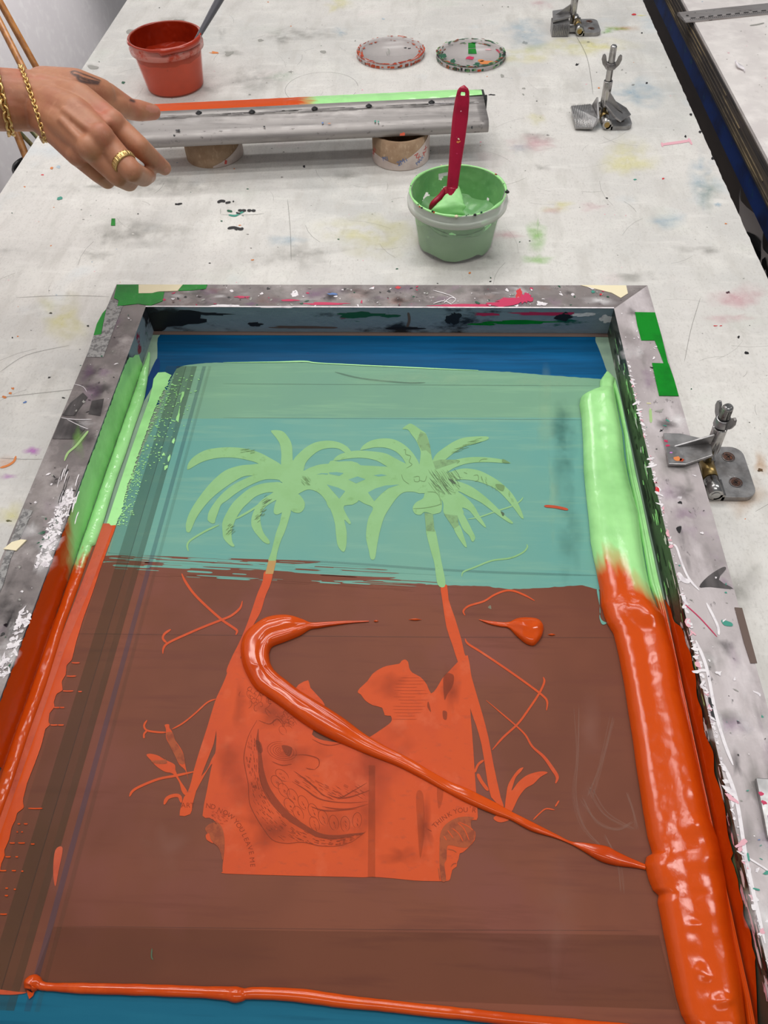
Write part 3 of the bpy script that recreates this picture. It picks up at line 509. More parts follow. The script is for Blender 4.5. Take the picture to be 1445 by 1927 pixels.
for pts in ([(1060, 430), (1110, 370), (1190, 320), (1210, 330), (1170, 390), (1250, 440), (1120, 430)], [(930, 100), (960, 90), (950, 130)], [(1110, 1050), (1140, 1080), (1160, 1180), (1130, 1160)]): rpoly(r, crop(pts, 960, 960, 2.98), 'darktape' if pts[0][0] == 1060 else 'blk')
rpoly(r, crop([(1185, 615), (1240, 630), (1245, 650), (1200, 645)], 960, 960, 2.98), 'teal'); rpoly(r, crop([(815, 1240), (835, 1250), (832, 1280), (818, 1270)], 960, 500, 2.98), 'red')
rs2([(1040, 730), (1100, 880), (1150, 1130), (1200, 1300), (1250, 1430)], 18, 'white'); rs2([(1200, 0), (1270, 200), (1330, 560), (1430, 1000)], 22, 'white', 960, 1440); rs2([(1270, 480), (1400, 560), (1445, 590)], 10, 'white', 960, 1440); rs2([(1330, 490), (1340, 540)], 12, 'teal', 960, 1440); rs2([(1360, 690), (1400, 700)], 10, 'teal', 960, 1440); rs2([(1395, 415), (1396, 420)], 14, 'tblue', 960, 1440); rs2([(1404, 448), (1406, 452)], 14, 'teal', 960, 1440)
rs2([(765, 770), (790, 772)], 6, 'yl', 960, 500); rs2([(785, 800), (790, 880)], 16, 'lg', 960, 500)
# orange coat low on the inside of the right rail, ragged top, and dabs of paint above it
def RWp(y, z, d=.0006): return (XRi - d, y, T + z)
g = MB(); ys = np.linspace(.02, .345, 150); rows = [[] for _ in range(5)]
for y in ys:
    zt = ZM + .034 * min(1, max(0.05, (.35 - y) / .06)) * (.80 + .26 * nz(y * 60, 5.5))
    if y < .13: zt = min(zt, ZM + .022 + .01 * nz(y * 90, 2))
    if y < .07: zt = min(zt, ZM + .022 * max(0.05, (y - .03) / .04))
    zt = min(zt, ZF - .0012)
    for k in range(5): rows[k].append(RWp(y, ZM + (zt - ZM) * k / 4, .0009 + .0007 * abs(nz(y * 40, k * .8))))
g.grid(rows, 'orange'); coat = g.build('ink_coat', scr); coat['label'] = 'orange ink smeared on the inside of the right rail'
for k in range(170):
    y = random.uniform(.04, .68); z = random.uniform(ZM + .006, ZF - .004) if y > .33 else random.uniform(ZF - .012, ZF - .002)
    c = random.choice(['blk', 'white', 'pk', 'rinR'] if y < .2 else ['blk', 'blk', 'green', 'rinR', 'white'])
    r.poly([RWp(y + p[0], min(ZF - .0002, max(ZM, z + p[1])), .0002 + k * 3e-6) for p in blob(0, 0, random.uniform(.0016, .009), random.uniform(.0006, .0022), 12, .6)], c)
r.build('frame_rail', scr)
r = MB(); rail_quad(r, (XL, YF), (XR, YF), (XRi, YFi), (XLi, YFi), 'rail', 'rin'); r.build('frame_rail', scr)
# tape pieces stuck on the frame
def tape(pts, mt, label, name='tape', z=.0006):
    g = MB(); P = [W(u, v, ZF + z) for u, v in pts]; n = len(P)
    g.prism([(p.x, p.y) for p in P], T + ZF + .0001, T + ZF + z + .0001, mt)
    o = g.build(name, scr); o['label'] = label
c4 = lambda p: crop(p, 0, 500, 3.01); c6 = lambda p: crop(p, 960, 500, 2.98)
tape(c4([(662, 107), (785, 106), (785, 152), (930, 148), (920, 200), (850, 226), (780, 215), (665, 228), (672, 195), (645, 182)]), 'gtape', 'shiny green tape on the back left corner of the frame')
tape(c4([(785, 107), (1035, 107), (1005, 142), (900, 145), (860, 155), (785, 156)]), 'cream', 'cream tape between two green pieces', z=.0009)
tape(c4([(1035, 107), (1175, 107), (1165, 130), (1080, 140), (1010, 142)]), 'gtape', 'small green tape scrap at the back edge of the frame')
tape(c4([(602, 245), (585, 320), (572, 388), (530, 394), (548, 330), (580, 270)]), 'gtape', 'green tape sliver on the outer left edge of the frame')
tape(c4([(625, 192), (668, 200), (668, 225), (695, 228), (640, 370), (585, 518), (490, 518), (530, 395), (574, 388), (602, 243)]), 'greytape', 'grey cloth tape on the left rail', z=.0004)
tape(c4([(132, 1375), (185, 1388), (60, 1660), (20, 1800), (-30, 1920), (-60, 1920), (20, 1660), (75, 1520)]), 'greytape', 'dark grey tape strip on the left rail')
tape(c6([(700, 260), (812, 262), (850, 400), (888, 558), (860, 545), (835, 480), (810, 418), (735, 418), (712, 330)]), 'gtape', 'wrinkled green tape on the right rail')
tape(c6([(795, 545), (888, 548), (920, 640), (945, 730), (835, 728), (815, 640)]), 'gtape', 'smooth green tape rectangle on the right rail', z=.0008)
tape(c6([(395, 109), (650, 110), (660, 155), (620, 180), (570, 152), (480, 130)]), 'cream', 'cream tape at the back right corner of the frame')
tape(crop([(1258, 545), (1300, 548), (1385, 858), (1348, 858), (1310, 740)], 960, 960, 2.98), 'browntape', 'dark brown tape strip on the outer right edge')
tape([(40, 1015), (50, 1016), (30, 1036), (6, 1033), (22, 1020)], 'cream', 'torn cream tape flap with an orange smear', z=.0012)

# ---------------------------------------------------------------- the mesh with its ink films and stencil picture
s = MB(); lz = [0]
s.add([(XLi, YFi, T + ZM), (XRi, YFi, T + ZM), (XRi, YBi, T + ZM), (XLi, YBi, T + ZM)], [(0, 1, 2, 3)], 'margin')
def SPz(z): return lambda u, v: Vector(W(u, v, ZM + z))
def sp(pts, mt, L, sm=True, n=4):
    lz[0] = (lz[0] + 1) % 50; f = SPz(.0001 * L + 1.5e-6 * lz[0]); P = [f(*p) for p in (smooth(pts, True, n) if sm else pts)]
    P = [Vector((min(XRi - .0005, max(XLi + .0005, p.x)), p.y, p.z)) for p in P]; s.poly(P, mt)
def sr(pts, w_, mt, L): lz[0] = (lz[0] + 1) % 50; ribbon(s, pts, w_, mt, SPz(.0001 * L + 1.5e-6 * lz[0]))
def wob(pts, n, amp, seed, fr=.08):
    P = resample(pts, n); return [(p.x, p.y + amp * nz(p.x * fr, seed) + amp * .5 * nz(p.x * fr * 4, seed + 3)) for p in P]
lbx = .0  # films run under the ink at both sides
sp([(302, 629), (360, 627), (700, 627), (1000, 628), (1108, 628), (1121, 644), (1131, 668), (1138, 688), (1143, 712), (1120, 740), (700, 730), (330, 730), (300, 760), (278, 760), (290, 720), (296, 670)], 'f_blue', 1)
sp(crop([(885, 530), (905, 540), (900, 600), (860, 690), (800, 790), (788, 795), (800, 740), (835, 640)], 0, 500, 3.01), 'f_stroke', 2)
topl = wob([(322, 712), (332, 694), (345, 688), (387, 683), (432, 682), (480, 681), (573, 682), (639, 684), (712, 689), (812, 693), (960, 700), (1027, 706), (1128, 713)], 160, .8, 2)
botl = wob([(1124, 1109), (1094, 1101), (1027, 1106), (960, 1109), (912, 1103), (829, 1101), (679, 1096), (480, 1091), (300, 1075), (198, 1066)], 160, 1.2, 5)
sp(topl + [(1185, 716), (1195, 800), (1240, 1110), (1130, 1112)] + botl + [(228, 960), (270, 840), (300, 770)], 'f_green', 2, False)
sp([(298, 788)] + wob([(310, 788), (700, 786), (1180, 786)], 60, .5, 8) + [(1240, 1110), (1130, 1112)] + botl + [(228, 960), (270, 840)], 'f_teal', 3, False)
sp([(190, 1066)] + [(p[0], p[1]) for p in botl[::-1]] + [(1140, 1110), (1260, 1180), (1330, 1500), (1440, 1927), (1300, 1935), (1060, 1925), (960, 1917), (800, 1901), (650, 1886), (560, 1874), (450, 1871), (320, 1866), (200, 1863), (100, 1859), (50, 1868), (-80, 1860), (-200, 1850), (-150, 1700), (0, 1330), (120, 1060)], 'f_brown', 3, False)
sp([(-200, 1856), (50, 1868), (100, 1860), (320, 1867), (560, 1875), (800, 1903), (1060, 1927), (1300, 1937), (1500, 2000), (1500, 2120), (-260, 2120)], 'f_blue2', 2, False)
s.poly([(XLi + .001, YFi + .001, T + ZM + .00015), (XRi - .001, YFi + .001, T + ZM + .00015), (XRi - .001, .045, T + ZM + .00015), (XLi + .001, .045, T + ZM + .00015)], 'f_blue2')
# dry-brush transition between the two films
for k in range(150):
    x = 200 + 560 * random.random() ** 1.3; yb = 1046 + (x - 200) * .055; y = yb + random.uniform(-8, 34); L_ = random.uniform(20, 120)
    brown = random.random() < .55 + .02 * (y - yb - 15)
    sr([(x, y), (x + L_ * .5, y + L_ * .025), (x + L_, y + L_ * .055)], random.uniform(.6, 3.2) * (1.3 if x < 500 else 1), 'f_brown' if brown else 'f_teal', 4)
sp([(199, 1058), (300, 1062), (420, 1068), (560, 1078), (690, 1085), (745, 1087), (690, 1092), (560, 1092), (420, 1088), (199, 1075)], 'f_brown', 4)
sp([(199, 1046), (280, 1046), (480, 1052), (600, 1056), (560, 1061), (400, 1060), (199, 1056)], 'f_brown', 4)
sr([(560, 1054), (700, 1063), (830, 1072), (960, 1078), (1122, 1083)], 4.5, 't_shadeg', 5);
# bands of tape showing through along the left
def vband(x0, x1, ya, yb_, mt, L): 
    z = T + ZM + .0001 * L; s.poly([(x0, ya, z), (x1, ya, z), (x1, yb_, z), (x0, yb_, z)], mt)
XW = lambda u, v: W(u, v, ZM).x
vband(XW(150, 1200), XW(199, 1200), .025, .645, 't_mid', 5); vband(XW(176, 1200), XW(226, 1200), .025, .645, 't_dark', 5.2); vband(XW(214, 1200), XW(226, 1200), .025, .645, 't_mid', 5.4); vband(XW(240, 1200), XW(249, 1200), .025, .645, 't_blue', 5); vband(XW(198.5, 1200), XW(200, 1200), .025, .645, 't_line', 5.6)
vband(XW(255, 1200), XW(262, 1200), .025, .645, 't_mid', 5)
for y in (1743, 1192): sr([(120, y), (700, y + 6), (1200, y + 8)], 1.2, 't_line', 5)
sp([(100, 1744), (600, 1752), (1240, 1760), (1275, 1900), (700, 1880), (60, 1850)], 't_faint', 5.1, False)
for v in (722, 786): sr([(420, v), (760, v + 2), (1125, v + 4)], 1, 't_line', 5)
sr([(630, 700), (680, 712), (760, 720), (800, 720)], 3, 't_line', 5)
# ghost stains
def sst(x, y, rx, ry, mt, rot=0.): lz[0] = (lz[0] + 1) % 50; s.stain(SPz(.0005 + 1.5e-6 * lz[0]), x, y, rx, ry, mt, rot)
for a_ in [(1062, 850, 30, 90, 's_teal'), (1075, 1010, 26, 110, 's_teal'), (1060, 800, 24, 50, 's_teal'), (1025, 790, 16, 90, 's_pale'), (1040, 930, 14, 80, 's_pale'), (800, 712, 170, 14, 's_pale'), (1040, 718, 90, 12, 's_pale'), (1110, 1400, 30, 90, 's_brownp'), (1100, 1520, 24, 60, 's_brownp'), (310, 1600, 50, 60, 's_brownp'), (1050, 1720, 40, 120, 's_brownp')]: sst(*a_)
for pts in ([(1085, 1330), (1090, 1420), (1080, 1500), (1100, 1560), (1140, 1600)], [(1150, 1350), (1130, 1440), (1110, 1500)], [(1095, 1500), (1120, 1545), (1160, 1560), (1190, 1545)], [(1110, 1480), (1140, 1530), (1195, 1560)], [(1180, 1490), (1196, 1530), (1198, 1560)], [(1140, 1570), (1165, 1620), (1170, 1680)]):
    for k in range(4): sr([(x + random.uniform(-6, 6), y + random.uniform(-4, 4)) for x, y in pts], random.uniform(1, 4), 't_light', 5)

# ---- the stencil picture
A = lambda p: crop(p, 340, 790, 4.516); Bq = lambda p: crop(p, 620, 790, 3.803)
for p in [[(55, 420), (65, 370), (110, 315), (200, 262), (300, 240), (420, 233), (540, 243), (660, 275), (760, 325), (860, 388), (900, 470), (760, 440), (660, 372), (580, 345), (480, 325), (380, 320), (280, 330), (190, 355), (130, 385), (80, 415)],
          [(45, 930), (45, 880), (70, 800), (120, 710), (200, 600), (280, 510), (380, 430), (500, 390), (600, 380), (680, 375), (850, 400), (870, 500), (740, 480), (630, 475), (540, 480), (460, 520), (370, 580), (270, 660), (190, 750), (130, 840), (95, 920), (75, 955), (52, 952)],
          [(228, 840), (240, 780), (290, 700), (360, 620), (450, 550), (560, 495), (640, 470), (860, 440), (890, 545), (840, 512), (740, 505), (660, 525), (560, 570), (470, 625), (400, 680), (345, 720), (320, 780), (295, 850), (290, 875), (265, 880), (235, 860)],
          [(355, 950), (355, 870), (390, 790), (440, 710), (510, 640), (590, 580), (680, 545), (770, 532), (865, 538), (920, 620), (800, 615), (720, 620), (640, 650), (580, 700), (520, 760), (470, 840), (440, 920), (432, 980), (440, 1040), (458, 1070), (435, 1077), (390, 1040), (362, 1000)],
          [(600, 890), (605, 820), (640, 740), (690, 680), (760, 635), (820, 600), (870, 650), (815, 680), (760, 710), (710, 750), (680, 810), (680, 880), (705, 960), (755, 1030), (745, 1055), (700, 1035), (650, 980), (620, 940)],
          [(790, 770), (800, 720), (820, 680), (880, 640), (990, 630), (1030, 660), (1055, 710), (1045, 760), (1010, 790), (960, 785), (938, 770), (930, 775), (870, 785), (820, 805), (795, 795)],
          [(870, 770), (935, 765), (920, 840), (885, 950), (850, 1030), (820, 1130), (805, 1200), (745, 1200), (770, 1120), (810, 960), (840, 880)],
          [(768, 92), (860, 95), (915, 150), (945, 220), (952, 350), (960, 420), (860, 400), (855, 290), (840, 200), (800, 140)],
          [(955, 350), (1000, 290), (1070, 230), (1150, 190), (1250, 177), (1340, 190), (1410, 225), (1450, 270), (1470, 300), (1400, 280), (1340, 245), (1260, 240), (1180, 260), (1110, 310), (1060, 370), (1035, 440), (950, 450)]]: sp(A(p), 'p_green', 6)
sp(A([(860, 380), (950, 340), (1030, 430), (1090, 410), (1180, 380), (1290, 370), (1350, 355), (1500, 365), (1600, 500), (1500, 700), (1390, 730), (1400, 790), (1445, 870), (1430, 885), (1390, 850), (1410, 950), (1405, 1080), (1380, 1122), (1335, 1070), (1320, 980), (1310, 880), (1280, 780), (1240, 700), (1190, 635), (1130, 600), (1070, 595), (1000, 630), (990, 645), (820, 690), (800, 615), (865, 540), (840, 510)]), 'p_green', 6, True, 3)
sp(Bq([(220, 215), (245, 180), (300, 148), (380, 133), (460, 140), (530, 175), (590, 230), (630, 290), (655, 330), (720, 340), (680, 400), (560, 325), (520, 270), (470, 225), (400, 200), (320, 198), (250, 212)]), 'p_green', 6)
sp(Bq([(28, 288), (60, 255), (120, 232), (200, 220), (300, 225), (400, 240), (470, 275), (540, 310), (650, 350), (690, 400), (600, 450), (500, 380), (405, 330), (330, 290), (230, 272), (130, 278), (60, 290)]), 'p_green', 6)
sp(Bq([(-10, 318), (70, 300), (130, 310), (220, 325), (320, 330), (420, 335), (550, 330), (690, 380), (720, 470), (660, 525), (600, 515), (530, 520), (480, 560), (430, 630), (390, 700), (360, 800), (340, 900), (325, 990), (295, 995), (280, 930), (262, 850), (265, 770), (280, 700), (310, 630), (250, 600), (180, 568), (110, 605), (60, 640), (-20, 600)]), 'p_green', 6)
for p in [[(-5, 377), (50, 374), (102, 381), (70, 402), (0, 388)], [(135, 428), (200, 405), (258, 425), (190, 455)], [(315, 397), (370, 388), (412, 398), (350, 406)], [(275, 520), (330, 490), (400, 470), (500, 463), (420, 490), (370, 530), (320, 582)], [(-20, 462), (60, 485), (112, 510), (70, 565), (40, 530), (0, 485)], [(-92, 392), (-60, 382), (-10, 383), (-14, 393), (-50, 388)]]: sp(Bq(p), 'f_teal', 7, False)
for p in [[(522, 65), (550, 40), (585, 28), (650, 70), (690, 100), (715, 170), (730, 260), (740, 340), (650, 345), (650, 270), (650, 220), (620, 150), (590, 110), (560, 70)],
          [(735, 310), (760, 250), (820, 200), (900, 150), (980, 125), (1110, 118), (1140, 130), (1110, 150), (1000, 180), (920, 215), (860, 260), (800, 310), (760, 350)],
          [(740, 340), (800, 310), (900, 285), (1000, 268), (1120, 268), (1240, 285), (1295, 308), (1260, 310), (1130, 303), (1000, 310), (900, 340), (830, 380), (760, 390)],
          [(800, 400), (870, 370), (960, 348), (1060, 360), (1140, 395), (1220, 445), (1300, 520), (1350, 600), (1388, 695), (1370, 700), (1310, 620), (1240, 540), (1180, 490), (1090, 450), (1000, 430), (920, 428), (850, 440)],
          [(820, 420), (920, 440), (1010, 475), (1090, 530), (1170, 600), (1250, 680), (1310, 730), (1298, 742), (1230, 700), (1150, 640), (1080, 590), (1000, 550), (920, 510), (830, 495)],
          [(810, 480), (900, 505), (970, 550), (1030, 610), (1070, 680), (1118, 760), (1105, 765), (1050, 710), (1000, 650), (950, 630), (960, 670), (900, 690), (820, 670), (815, 600), (790, 540)],
          [(915, 680), (950, 665), (990, 730), (1020, 790), (1042, 840), (1030, 870), (1015, 865), (1000, 830), (960, 790), (935, 740)], [(890, 775), (930, 755), (960, 830), (982, 905), (965, 905), (920, 840)],
          [(640, 330), (740, 290), (860, 400), (930, 500), (840, 560), (800, 570), (720, 510), (660, 525), (580, 450)],
          [(595, 630), (620, 590), (670, 560), (690, 505), (760, 505), (800, 570), (805, 620), (795, 660), (760, 672), (740, 675), (680, 660), (650, 680), (610, 670)],
          [(690, 780), (750, 780), (780, 900), (800, 1010), (830, 1180), (775, 1180), (750, 1027), (720, 920)]]: sp(Bq(p), 'p_green', 6)
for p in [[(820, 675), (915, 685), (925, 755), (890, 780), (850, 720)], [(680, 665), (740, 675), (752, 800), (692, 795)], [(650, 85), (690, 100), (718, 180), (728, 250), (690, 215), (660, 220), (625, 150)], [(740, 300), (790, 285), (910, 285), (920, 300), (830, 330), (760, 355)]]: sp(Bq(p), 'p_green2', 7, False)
for p in [[(530, 215), (545, 215), (545, 245), (580, 260), (570, 300), (590, 320), (550, 345)], [(600, 410), (640, 405), (640, 440), (610, 440), (605, 420)], [(640, 430), (680, 440), (695, 400)], [(515, 390), (530, 430), (570, 460)], [(1030, 400), (1060, 395), (1065, 430), (1040, 440)], [(600, 635), (680, 630), (760, 615), (800, 600)], [(700, 515), (760, 520), (790, 560), (800, 610)], [(905, 290), (930, 295), (910, 312)], [(1070, 300), (1090, 282), (1130, 280)], [(960, 375), (985, 385)]]: sr(Bq(p), 1.0, 'ln_g', 8)
for k in range(60):
    x, y = random.uniform(700, 900), random.uniform(350, 470); sr(Bq([(x, y), (x + 30, y + 40), (x + random.uniform(40, 70), y + random.uniform(50, 90))]), random.uniform(.4, .8), random.choice(['ln_g', 'ln_g', 'ln_dk']), 8)
for k in range(26):
    x, y = random.uniform(860, 1060), 0; y = 240 - (x - 860) * .45 + random.uniform(-25, 10); sr(Bq([(x, y), (x + 50, y - 12)]), .5, 'ln_g', 8)
for k in range(16):
    x = random.uniform(1080, 1330); y = 400 + (x - 1080) * .62 + random.uniform(-20, 30); sr(Bq([(x, y), (x + 8, y + 30)]), .6, 'ln_g', 8)
sp(Bq([(850, 425), (880, 430), (905, 455), (885, 455)]), 'ln_dk', 8); sp(Bq([(1190, 460), (1250, 470), (1240, 510), (1200, 490)]), 'ln_g', 8); sp(Bq([(1240, 280), (1290, 308), (1240, 305)]), 'ln_g', 8); sp(Bq([(1225, 655), (1250, 670), (1240, 690)]), 'ln_dk', 8)
for k in range(60):
    x = random.uniform(0, 1); px_, py_ = (640 + 100 * x + random.uniform(-25, 25), 850 - 190 * x + random.uniform(-25, 25)) if k < 40 else (390 + random.uniform(-10, 50), 900 + random.uniform(0, 80)); sr(A([(px_, py_), (px_ + 26, py_ - 20)]), .6, random.choice(['ln_g', 'ln_dk', 'ln_g']), 8)
for k in range(24):
    px_, py_ = random.uniform(500, 620), random.uniform(250, 290); sr(A([(px_, py_), (px_ + 40, py_ - 10)]), .4, 'ln_g', 8)
    px_, py_ = 1020 + random.uniform(0, 60), 470 + random.uniform(0, 60); sr(A([(px_, py_), (px_ + 30, py_ + 30)]), .4, 'ln_g', 8)
sr(Bq([(990, 712), (1090, 690), (1190, 655), (1310, 615), (1365, 580), (1385, 553)]), 2.6, 'p_green', 6); sr(A([(325, 893), (230, 935), (140, 985), (75, 1030), (55, 1070), (65, 1115)]), 3.6, 'p_green', 6)
sr([(869, 1085), (872, 1076), (892, 1068), (925, 1055), (960, 1050), (983, 1040), (992, 1030), (991, 1024)], 3, 'p_green', 6); sr(A([(470, 840), (560, 790), (640, 740), (700, 690)]), 4, 'p_green', 6)
# orange half
C3 = lambda p: crop(p, 230, 1060, 4.379); C4 = lambda p: crop(p, 230, 1290, 4.379); C5 = lambda p: crop(p, 380, 1240, 4.25); C7 = lambda p: crop(p, 780, 1440, 4.817); C8 = lambda p: crop(p, 840, 1090, 4.7)
sp([(505, 1055), (520, 1055), (514, 1080), (499, 1080)], 'p_mix', 6.5, False)
sp(C3([(1172, 70), (1237, 70), (1222, 170), (1180, 270), (1140, 400), (1080, 510), (1040, 620), (980, 740), (960, 900), (860, 900), (900, 780), (960, 660), (1020, 520), (1070, 380), (1110, 260), (1155, 150)]), 'p_or', 6)
body = [(433, 1243), (450, 1238), (490, 1255), (520, 1285), (550, 1298), (562, 1288), (580, 1280), (584, 1294), (606, 1318), (611, 1332), (600, 1352), (594, 1368), (587, 1382), (601, 1391), (615, 1394), (634, 1397), (653, 1396), (680, 1393), (697, 1386), (714, 1375), (731, 1363), (737, 1356), (735, 1347), (724, 1346), (719, 1332), (701, 1327), (687, 1318), (679, 1307), (673, 1303), (677, 1295), (691, 1282), (701, 1268), (714, 1259), (728, 1253), (751, 1249), (755, 1244), (762, 1241), (768, 1246), (770, 1257), (776, 1266), (791, 1274), (803, 1288), (811, 1305), (822, 1294), (832, 1277), (847, 1261), (861, 1246), (872, 1240), (880, 1233), (886, 1266), (890, 1300), (885, 1334), (888, 1376), (891, 1417), (893, 1450), (896, 1492), (899, 1538), (893, 1543), (886, 1544), (887, 1558), (894, 1565), (893, 1581), (882, 1594), (871, 1604), (865, 1606), (863, 1616), (860, 1623), (859, 1631), (851, 1637), (847, 1654), (840, 1658), (811, 1658), (780, 1657), (740, 1653), (700, 1650), (684, 1651), (650, 1650), (600, 1649), (520, 1647), (425, 1644), (419, 1640), (419, 1626), (422, 1602), (422, 1579), (418, 1560), (408, 1548), (394, 1539), (381, 1535), (389, 1489), (396, 1452), (400, 1435), (406, 1411), (407, 1374), (402, 1400), (384, 1446), (369, 1489), (362, 1516), (358, 1532), (338, 1535), (342, 1514), (346, 1500), (353, 1491), (360, 1470), (365, 1448), (376, 1411), (390, 1368), (401, 1331), (408, 1311), (418, 1290), (428, 1265)]
sp(body, 'p_or', 6, True, 2)
sp([(829, 1101), (841, 1101), (844, 1128), (855, 1160), (868, 1203), (874, 1230), (879, 1240), (882, 1254), (893, 1294), (908, 1345), (919, 1388), (929, 1441), (942, 1500), (948, 1520), (924, 1500), (914, 1450), (906, 1401), (895, 1362), (886, 1337), (870, 1260), (862, 1247), (851, 1213), (840, 1180), (832, 1128)], 'p_or', 6.2, True, 2)
sp(C7([(720, 470), (730, 500), (780, 518), (850, 500), (870, 470), (800, 430)]), 'p_or', 6)
for p in ([(200, 575), (225, 562), (290, 575), (350, 610), (430, 650), (440, 700), (470, 770), (540, 880), (520, 905), (490, 870), (470, 800), (430, 740), (400, 720), (350, 710), (280, 665), (240, 620)], [(350, 325), (385, 320), (390, 350), (410, 380), (430, 440), (490, 530), (510, 590), (520, 660), (545, 775), (520, 700), (470, 650), (430, 570), (390, 490), (362, 430), (360, 360)], [(590, 830), (640, 760), (700, 690), (740, 600), (770, 560), (770, 630), (735, 650), (690, 720), (640, 810), (600, 880)]): sp(C4(p), 'p_or', 6)
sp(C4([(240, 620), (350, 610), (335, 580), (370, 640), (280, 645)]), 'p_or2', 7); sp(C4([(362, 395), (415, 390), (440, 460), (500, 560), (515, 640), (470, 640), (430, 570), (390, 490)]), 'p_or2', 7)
for p, w_ in [([(600, 708), (430, 745), (300, 770), (150, 830), (85, 870), (60, 915)], 4.6), ([(345, 980), (370, 930), (420, 908), (470, 912), (487, 965)], 6.5), ([(775, 110), (700, 140), (600, 230), (500, 310), (410, 360)], 3), ([(360, 385), (300, 385), (205, 370), (180, 330), (205, 285)], 3.6), ([(205, 370), (180, 400), (180, 435)], 3.6)]: sr(C4(p), w_, 'p_or', 6)
for p, w_ in [([(490, 85), (520, 150), (590, 250), (700, 360), (820, 465), (900, 520), (945, 555), (935, 590)], 4.6), ([(990, 310), (970, 370), (900, 430), (820, 465), (680, 520), (540, 580), (380, 655), (340, 700), (335, 745)], 4.2), ([(400, 545), (350, 580), (335, 620), (365, 655)], 4.2)]: sr(C3(p), w_, 'p_or', 6)
for p, w_ in [([(165, 320), (150, 280), (200, 235), (330, 195), (420, 140), (520, 102), (600, 105), (700, 145), (780, 190)], 3.6), ([(165, 525), (190, 570), (300, 640), (480, 760), (680, 900), (840, 1020), (890, 1080), (885, 1160)], 4), ([(855, 865), (865, 910), (820, 1010), (720, 1160), (630, 1280), (500, 1400), (405, 1510)], 4), ([(350, 1070), (480, 1180), (620, 1300), (700, 1380), (760, 1480), (860, 1570), (940, 1680), (980, 1750), (965, 1805)], [2, 3, 4, 7, 6]), ([(330, 1600), (280, 1640), (250, 1710)], 4.4), ([(275, 1720), (310, 1790), (370, 1870)], 6.5)]: sr(C8(p), w_, 'p_or', 6)
sp(C8([(520, 1980), (530, 1900), (545, 1820), (590, 1740), (640, 1680), (680, 1665), (660, 1700), (615, 1750), (590, 1820), (578, 1870), (640, 1790), (720, 1730), (830, 1700), (895, 1710), (830, 1750), (770, 1810), (700, 1850), (640, 1927), (600, 2010), (570, 2060), (520, 2050)]), 'p_or', 6)
sr(C7([(1075, 495), (1130, 440), (1190, 395), (1270, 405)]), 2.6, 'p_or', 6); sr(C7([(1275, 375), (1310, 320)]), 3, 'p_or', 6)
# drawn skull, heads and lettering
ring_ = lambda x, y, rx, ry, a0=0, a1=6.283, rot=0: [(x + rx * math.cos(a) * math.cos(rot) - ry * math.sin(a) * math.sin(rot), y + rx * math.cos(a) * math.sin(rot) + ry * math.sin(a) * math.cos(rot)) for a in np.linspace(a0, a1, 14)]
outer = [(440, 490), (370, 620), (335, 780), (350, 900), (370, 1000), (380, 1150), (430, 1260), (500, 1370), (570, 1450), (680, 1475), (800, 1465), (950, 1495), (1080, 1495), (1200, 1460), (1310, 1380)]
inner = [(450, 560), (445, 660), (460, 740), (475, 900), (515, 1040), (595, 1160), (695, 1262), (815, 1345), (945, 1412), (1080, 1425), (1210, 1405), (1300, 1390)]
sr(C5(outer), 1.5, 'ln_o', 8)
sr(C5(inner), [3, 9, 7, 12, 15, 14, 11, 9, 8, 6, 3], 'ln_band', 7)
oi, ii = resample(outer, 60), resample(inner, 60)
for k in range(230):
    i = random.randrange(4, 58); f = random.uniform(.08, .9); p = oi[i].lerp(ii[i], f); q = ii[min(59, i + 2)] - ii[max(0, i - 2)]; q.normalize(); L_ = random.uniform(14, 44); sr(C5([(p.x, p.y), (p.x + q.x * L_ * .5 + random.uniform(-3, 3), p.y + q.y * L_ * .5), (p.x + q.x * L_, p.y + q.y * L_)]), random.uniform(.5, 1.3), 'ln_o', 8)
for (x, y, rot) in [(600, 985, .9), (655, 1050, 1.0), (725, 1095, 1.05), (810, 1150, 1.1), (890, 1215, 1.15), (970, 1270, 1.25), (1055, 1310, 1.35), (1145, 1320, 1.5), (1240, 1290, 1.65), (640, 930, .7), (700, 1170, 1.05), (770, 1235, 1.1), (900, 1320, 1.2)]:
    sr(C5(ring_(x, y, 62, 36, .3, 5.9, rot)), .9, 'ln_o', 8)
    for k in range(5):
        a = random.uniform(-30, 30); c_ = random.uniform(-14, 14); sr(C5([(x + a * math.cos(rot), y + a * math.sin(rot) + c_), (x + a * math.cos(rot) + 10, y + a * math.sin(rot) + 16 + c_)]), .8, 'ln_o', 8)
for p in ([(720, 980), (820, 1040), (920, 1110), (1030, 1140), (1180, 1150), (1320, 1140)], [(740, 900), (860, 990), (960, 1080), (1060, 1130)], [(960, 1180), (1080, 1200), (1200, 1195), (1330, 1160)], [(1000, 1080), (1100, 1110), (1200, 1060), (1320, 990)], [(1080, 1120), (1200, 1100), (1340, 1050)], [(870, 1180), (1000, 1215), (1240, 1200)]): sr(C5(p), [1, 3, 2, 1], 'ln_o', 8)
for k in range(70):
    x = random.uniform(730, 1300); y = 930 + (x - 730) * .42 + random.uniform(-40, 60) - max(0, x - 1000) * .45; sr(C5([(x, y), (x + 36, y + 22)]), random.uniform(.4, .9), 'ln_o', 8)
for k in range(46):
    x, y = random.gauss(500, 95), random.gauss(310, 45)
    if x - 480 > (y - 190) * 1.2: continue
    sr(C5(ring_(x, y, random.uniform(12, 40), random.uniform(8, 24), random.uniform(0, 3), random.uniform(3.4, 6), random.uniform(0, 3))), .7, 'ln_o', 8)
